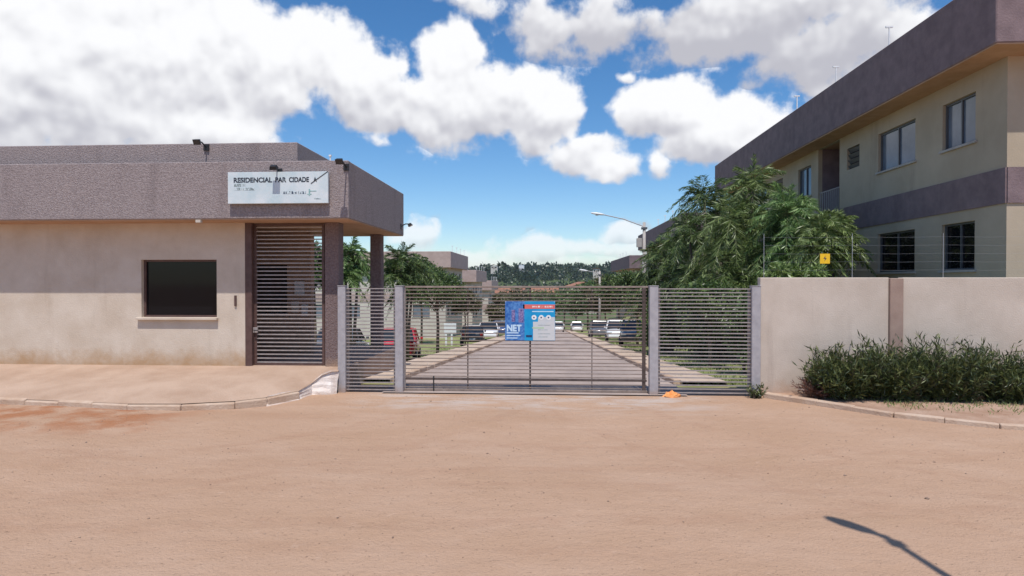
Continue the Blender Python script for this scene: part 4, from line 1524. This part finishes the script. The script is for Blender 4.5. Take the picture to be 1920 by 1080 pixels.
# woodland on the far hill: one mass nobody could count
nT = 4600
hx = rg.uniform(-330, 330, nT * 2)
hy = np.where(rg.uniform(0, 1, nT * 2) < .75, rg.uniform(520, 725, nT * 2), rg.uniform(300, 540, nT * 2))
keep = np.abs(hx) < hy * .62 + 20
hx, hy = hx[keep][:nT], hy[keep][:nT]
hz = T(hx, hy)
th_ = 1.8 + rg.gamma(2.0, .9, len(hx))
per = 26
cxs = np.repeat(np.stack([hx, hy, hz + th_ * .55], 1), per, 0)
off = rg.normal(size=(len(cxs), 3))
off /= np.linalg.norm(off, axis=1, keepdims=True)
rr_ = np.repeat(th_, per)[:, None] * np.array([.55, .55, .47]) * rg.uniform(.5, 1.05, (len(cxs), 1))
P = cxs + off * rr_
D = off + rg.normal(size=off.shape) * .8
Lf = np.repeat(th_, per) * rg.uniform(.35, .6, len(P))
Vv, Qq = leaves_mesh(P, D, Lf, Lf * .7, rg)
wd_ = np_mesh('woodland', Vv, Qq, 'leaf_far')
wd_['kind'] = 'stuff'
wd_['label'] = 'dark green woodland covering the far hillside'
wd_['category'] = 'woodland'


# far houses in the dip
def house(label, px, py, Y, w, d, h, wallc, roofc, rz):
    x = pxX(px, Y)
    z = pxZ(py, Y)
    r = thing('house', label, 'house', (x, Y, z), R(rz), 'far houses at the end of the road')
    mb = MB()
    facade(mb, (-w / 2, -d / 2, -4), (1, 0, 0), (0, 0, 1), w, h + 4, [(w * .12, w * .32, 5.0, 6.2), (w * .62, w * .86, 5.0, 6.2), (w * .42, w * .54, 4.05, 6.2)], .15)
    mb.quad((w / 2, -d / 2, -4), (w / 2, d / 2, -4), (w / 2, d / 2, h), (w / 2, -d / 2, h))
    mb.quad((-w / 2, d / 2, -4), (-w / 2, -d / 2, -4), (-w / 2, -d / 2, h), (-w / 2, d / 2, h))
    mb.quad((w / 2, d / 2, -4), (-w / 2, d / 2, -4), (-w / 2, d / 2, h), (w / 2, d / 2, h))
    mb.build('wall', wallc, r, fix=False)
    for a, c in ((.12, .32), (.62, .86)):
        MB().box(-w / 2 + a * w, -w / 2 + c * w, -d / 2 + .1, -d / 2 + .13, 1.0, 2.2).build('window', 'glass', r)
    MB().box(-w / 2 + .42 * w, -w / 2 + .54 * w, -d / 2 + .1, -d / 2 + .13, .05, 2.2).build('door', 'brown_metal', r)
    e, rh = .5, w * .16
    MB().rings([[(-w / 2 - e, y, h - .1), (0, y, h + rh), (w / 2 + e, y, h - .1), (w / 2 + e, y, h + .08), (0, y, h + rh + .2), (-w / 2 - e, y, h + .08)] for y in (-d / 2 - e, d / 2 + e)]).build('roof', roofc, r)
    return r


house('low white house with clay roof above the banner left corner', 958, 568, 190, 8, 8, 3.0, 'pale_block', 'tile_red', 80)
house('wide house with an orange clay roof above the banner', 1022, 566, 205, 9, 8, 3.2, 'cream_block', 'tile_red', 88)
house('small pale house left of the far lamp pole', 1090, 560, 180, 9, 8, 3.2, 'pale_block', 'tile_red', 10)
house('tiny white house on the far hillside left', 927, 505, 560, 6, 6, 3.5, 'pale_block', 'tile_red', 0)
house('tiny white house on the middle of the far hillside', 978, 508, 600, 5, 6, 6, 'white', 'concrete', 0)
house('white house among trees near the third right block', 1118, 512, 470, 5, 5, 2.8, 'pale_block', 'tile_red', 0)


# ------------------------------------------------------------------ shrubs along the boundary wall
def shrub(label, x, y, h, w, seed, nst=150, nleaf=26, lm='leaf_shrub', group='shrubs along the boundary wall', lean=0.0, z=.07, ll=.125, lw=.019, name='shrub', cat='shrub'):
    rg = np.random.default_rng(seed)
    r = thing(name, label, cat, (x, y, z), 0, group)
    Ps, Ds = [], []
    mb = MB()
    for k in range(nst):
        aa = rg.uniform(0, 2 * np.pi)
        rr0 = w / 2 * .55 * math.sqrt(rg.uniform())
        p0 = np.array([rr0 * np.cos(aa), rr0 * np.sin(aa) * .75, -.02])
        dv = np.array([np.cos(aa) * .38 * (rr0 / (w * .275)) + lean, np.sin(aa) * .28, 1.0]) + rg.normal(0, .14, 3)
        hh = h * rg.uniform(.45, 1.03) * (1 - .28 * (rr0 / (w * .275)) ** 2)
        tt = np.sort(rg.uniform(.12, 1, nleaf))
        pp = p0 + dv * (hh * tt)[:, None] + np.array([np.cos(aa), np.sin(aa) * .6, -.25]) * (.18 * w * tt ** 2)[:, None]
        Ps.append(pp)
        Ds.append(dv * .75 + rg.normal(size=(nleaf, 3)) * .65)
        if k % 3 == 0:
            mb.tube([p0, p0 + dv * hh * .5, pp[-1]], [.008, .006, .002], 4, cap=False)
    mb.build('stems', 'bark', r)
    P = np.concatenate(Ps)
    D = np.concatenate(Ds)
    P[:, 1] = np.minimum(P[:, 1], 11.33 - y)
    n = len(P)
    Vv, Qq = leaves_mesh(P, D, rg.uniform(.7, 1.3, n) * ll, rg.uniform(.7, 1.3, n) * lw, rg)
    np_mesh('foliage', Vv, Qq, lm, r)
    return r


shrub('leftmost upright shrub at the foot of the boundary wall', 4.98, 10.92, .86, .95, 41, 330, 34)
shrub('upright shrub in front of the brown pillar', 5.72, 10.85, .95, 1.0, 42, 360, 34)
shrub('upright shrub just right of the brown pillar', 6.55, 10.8, 1.0, 1.05, 43, 360, 34)
shrub('rightmost upright shrub along the boundary wall', 7.5, 10.8, .9, 1.0, 44, 300, 32)
shrub('dry reddish low plant leaning out left of the shrubs', 4.62, 10.95, .36, .42, 45, 46, 16, 'leaf_red', None, -.55, ll=.10, lw=.016, name='dry_plant', cat='plant')
shrub('small weed growing at the foot of the right gate post', 3.60, 11.22, .30, .22, 46, 26, 12, 'leaf_shrub', None, 0, 0.0, .06, .022, 'weed', 'plant')

# orange rag by the gate
rg = np.random.default_rng(2)
mb = MB()
nr, nc = 7, 16
rings = []
for i in range(nr):
    f = i / (nr - 1)
    rad = .125 * (1 - f ** 2.2) + .004
    rings.append([(rad * (1 + .28 * math.sin(3 * a + i) + rg.normal(0, .10)) * math.cos(a) * 1.15, rad * (1 + rg.normal(0, .12)) * math.sin(a) * .6,
                   f * .11 + rg.normal(0, .016) * (i > 0) - .004) for a in np.linspace(0, 2 * math.pi, nc, endpoint=False)])
mb.rings(rings)
o = mb.build('rag', 'orange')
o.location = (2.16, 11.25, float(T(2.16, 11.25)) + .006)
tag(o, 'crumpled orange rag on the dirt at the foot of the gate post', 'rag')

# verge grass
n = 26000
gx_ = np.concatenate([rg.uniform(XR + .2, 6.8, n // 2), rg.uniform(-7.5, XL - .2, n // 2)])
gy_ = 12.6 + 30 * rg.uniform(0, 1, n) ** 1.4
clump = np.sin(gx_ * 2.1 + 1.3 * np.sin(gy_ * .9)) + np.sin(gy_ * 1.3 + gx_) + rg.normal(0, .6, n)
ok = clump > -.3
gx_, gy_ = gx_[ok], gy_[ok]
ok = ~((gx_ < -3.7) & (gy_ < 16.5))
gx_, gy_ = gx_[ok], gy_[ok]
P = np.stack([gx_, gy_, T(gx_, gy_) - .01], 1)
D = np.stack([rg.normal(0, .5, len(P)), rg.normal(0, .5, len(P)), np.ones(len(P))], 1)
Vv, Qq = leaves_mesh(P, D, rg.uniform(.05, .16, len(P)), rg.uniform(.012, .03, len(P)), rg)
go = np_mesh('grass', Vv, Qq, 'grass')
go['kind'] = 'stuff'
go['label'] = 'patchy dry grass on the verges inside the gate'
go['category'] = 'grass'
# grass under the shrubs on the pavement strip
n = 900
gx_ = rg.uniform(5.3, 9, n)
gy_ = 10.55 + .5 * rg.normal(0, .6, n) - .1 * (gx_ - 5.3)
P = np.stack([gx_, gy_, np.full(n, .06)], 1)
ok = (gy_ < 11.35) & (gy_ > 9.6)
P = P[ok]
D = np.stack([rg.normal(0, .6, len(P)), rg.normal(0, .6, len(P)), np.ones(len(P))], 1)
Vv, Qq = leaves_mesh(P, D, rg.uniform(.04, .12, len(P)), rg.uniform(.008, .018, len(P)), rg)
go = np_mesh('grass', Vv, Qq, 'grass')
go['kind'] = 'stuff'
go['label'] = 'short dry grass below the shrubs on the earth strip'
go['category'] = 'grass'

# loose pebbles and clods on the dirt
rg = np.random.default_rng(77)
n = 3200
px_ = rg.uniform(-7.5, 7.5, n)
py_ = 11.2 - 8.6 * rg.uniform(0, 1, n) ** .8
sz = rg.lognormal(-5.35, .5, n)
near = py_ < 6
sz[near] *= .75
pz = T(px_, py_) + lownoise(px_, py_) * ((1 - ss(10.6, 11.3, py_)))
octv = np.array([(1, 0, 0), (0, 1, 0), (-1, 0, 0), (0, -1, 0), (0, 0, .7), (0, 0, -.5)])
octf = np.array([(0, 1, 4), (1, 2, 4), (2, 3, 4), (3, 0, 4), (1, 0, 5), (2, 1, 5), (3, 2, 5), (0, 3, 5)])
jit = rg.uniform(.6, 1.3, (n, 6, 3))
Vv = (octv[None] * jit * sz[:, None, None] + np.stack([px_, py_, pz + sz * .15], 1)[:, None]).reshape(-1, 3)
Qq = (octf[None] + (np.arange(n) * 6)[:, None, None]).reshape(-1, 3)
MT['pebble'] = mat('pebble', (.16, .10, .07), (.42, .31, .24), 6, .95)
po = np_mesh('pebbles', Vv, Qq, 'pebble')
po['kind'] = 'stuff'
po['label'] = 'small clods and pebbles scattered over the dirt street'
po['category'] = 'pebbles'

# ------------------------------------------------------------------ thin summer haze
MT['haze'] = bpy.data.materials.new('haze')
MT['haze'].use_nodes = True
t = MT['haze'].node_tree
t.nodes.clear()
pv = N(t, 'ShaderNodeVolumePrincipled', inp={'Color': (.82, .88, .95, 1), 'Density': .00013, 'Anisotropy': .2})
mo = N(t, 'ShaderNodeOutputMaterial')
t.links.new(pv.outputs[0], mo.inputs['Volume'])
hz_ = MB().box(-1450, 1450, -350, 1550, -22, 34).build('haze', MT['haze'])
hz_['kind'] = 'stuff'
hz_['label'] = 'thin pale haze over the far hillside'
hz_['category'] = 'haze'
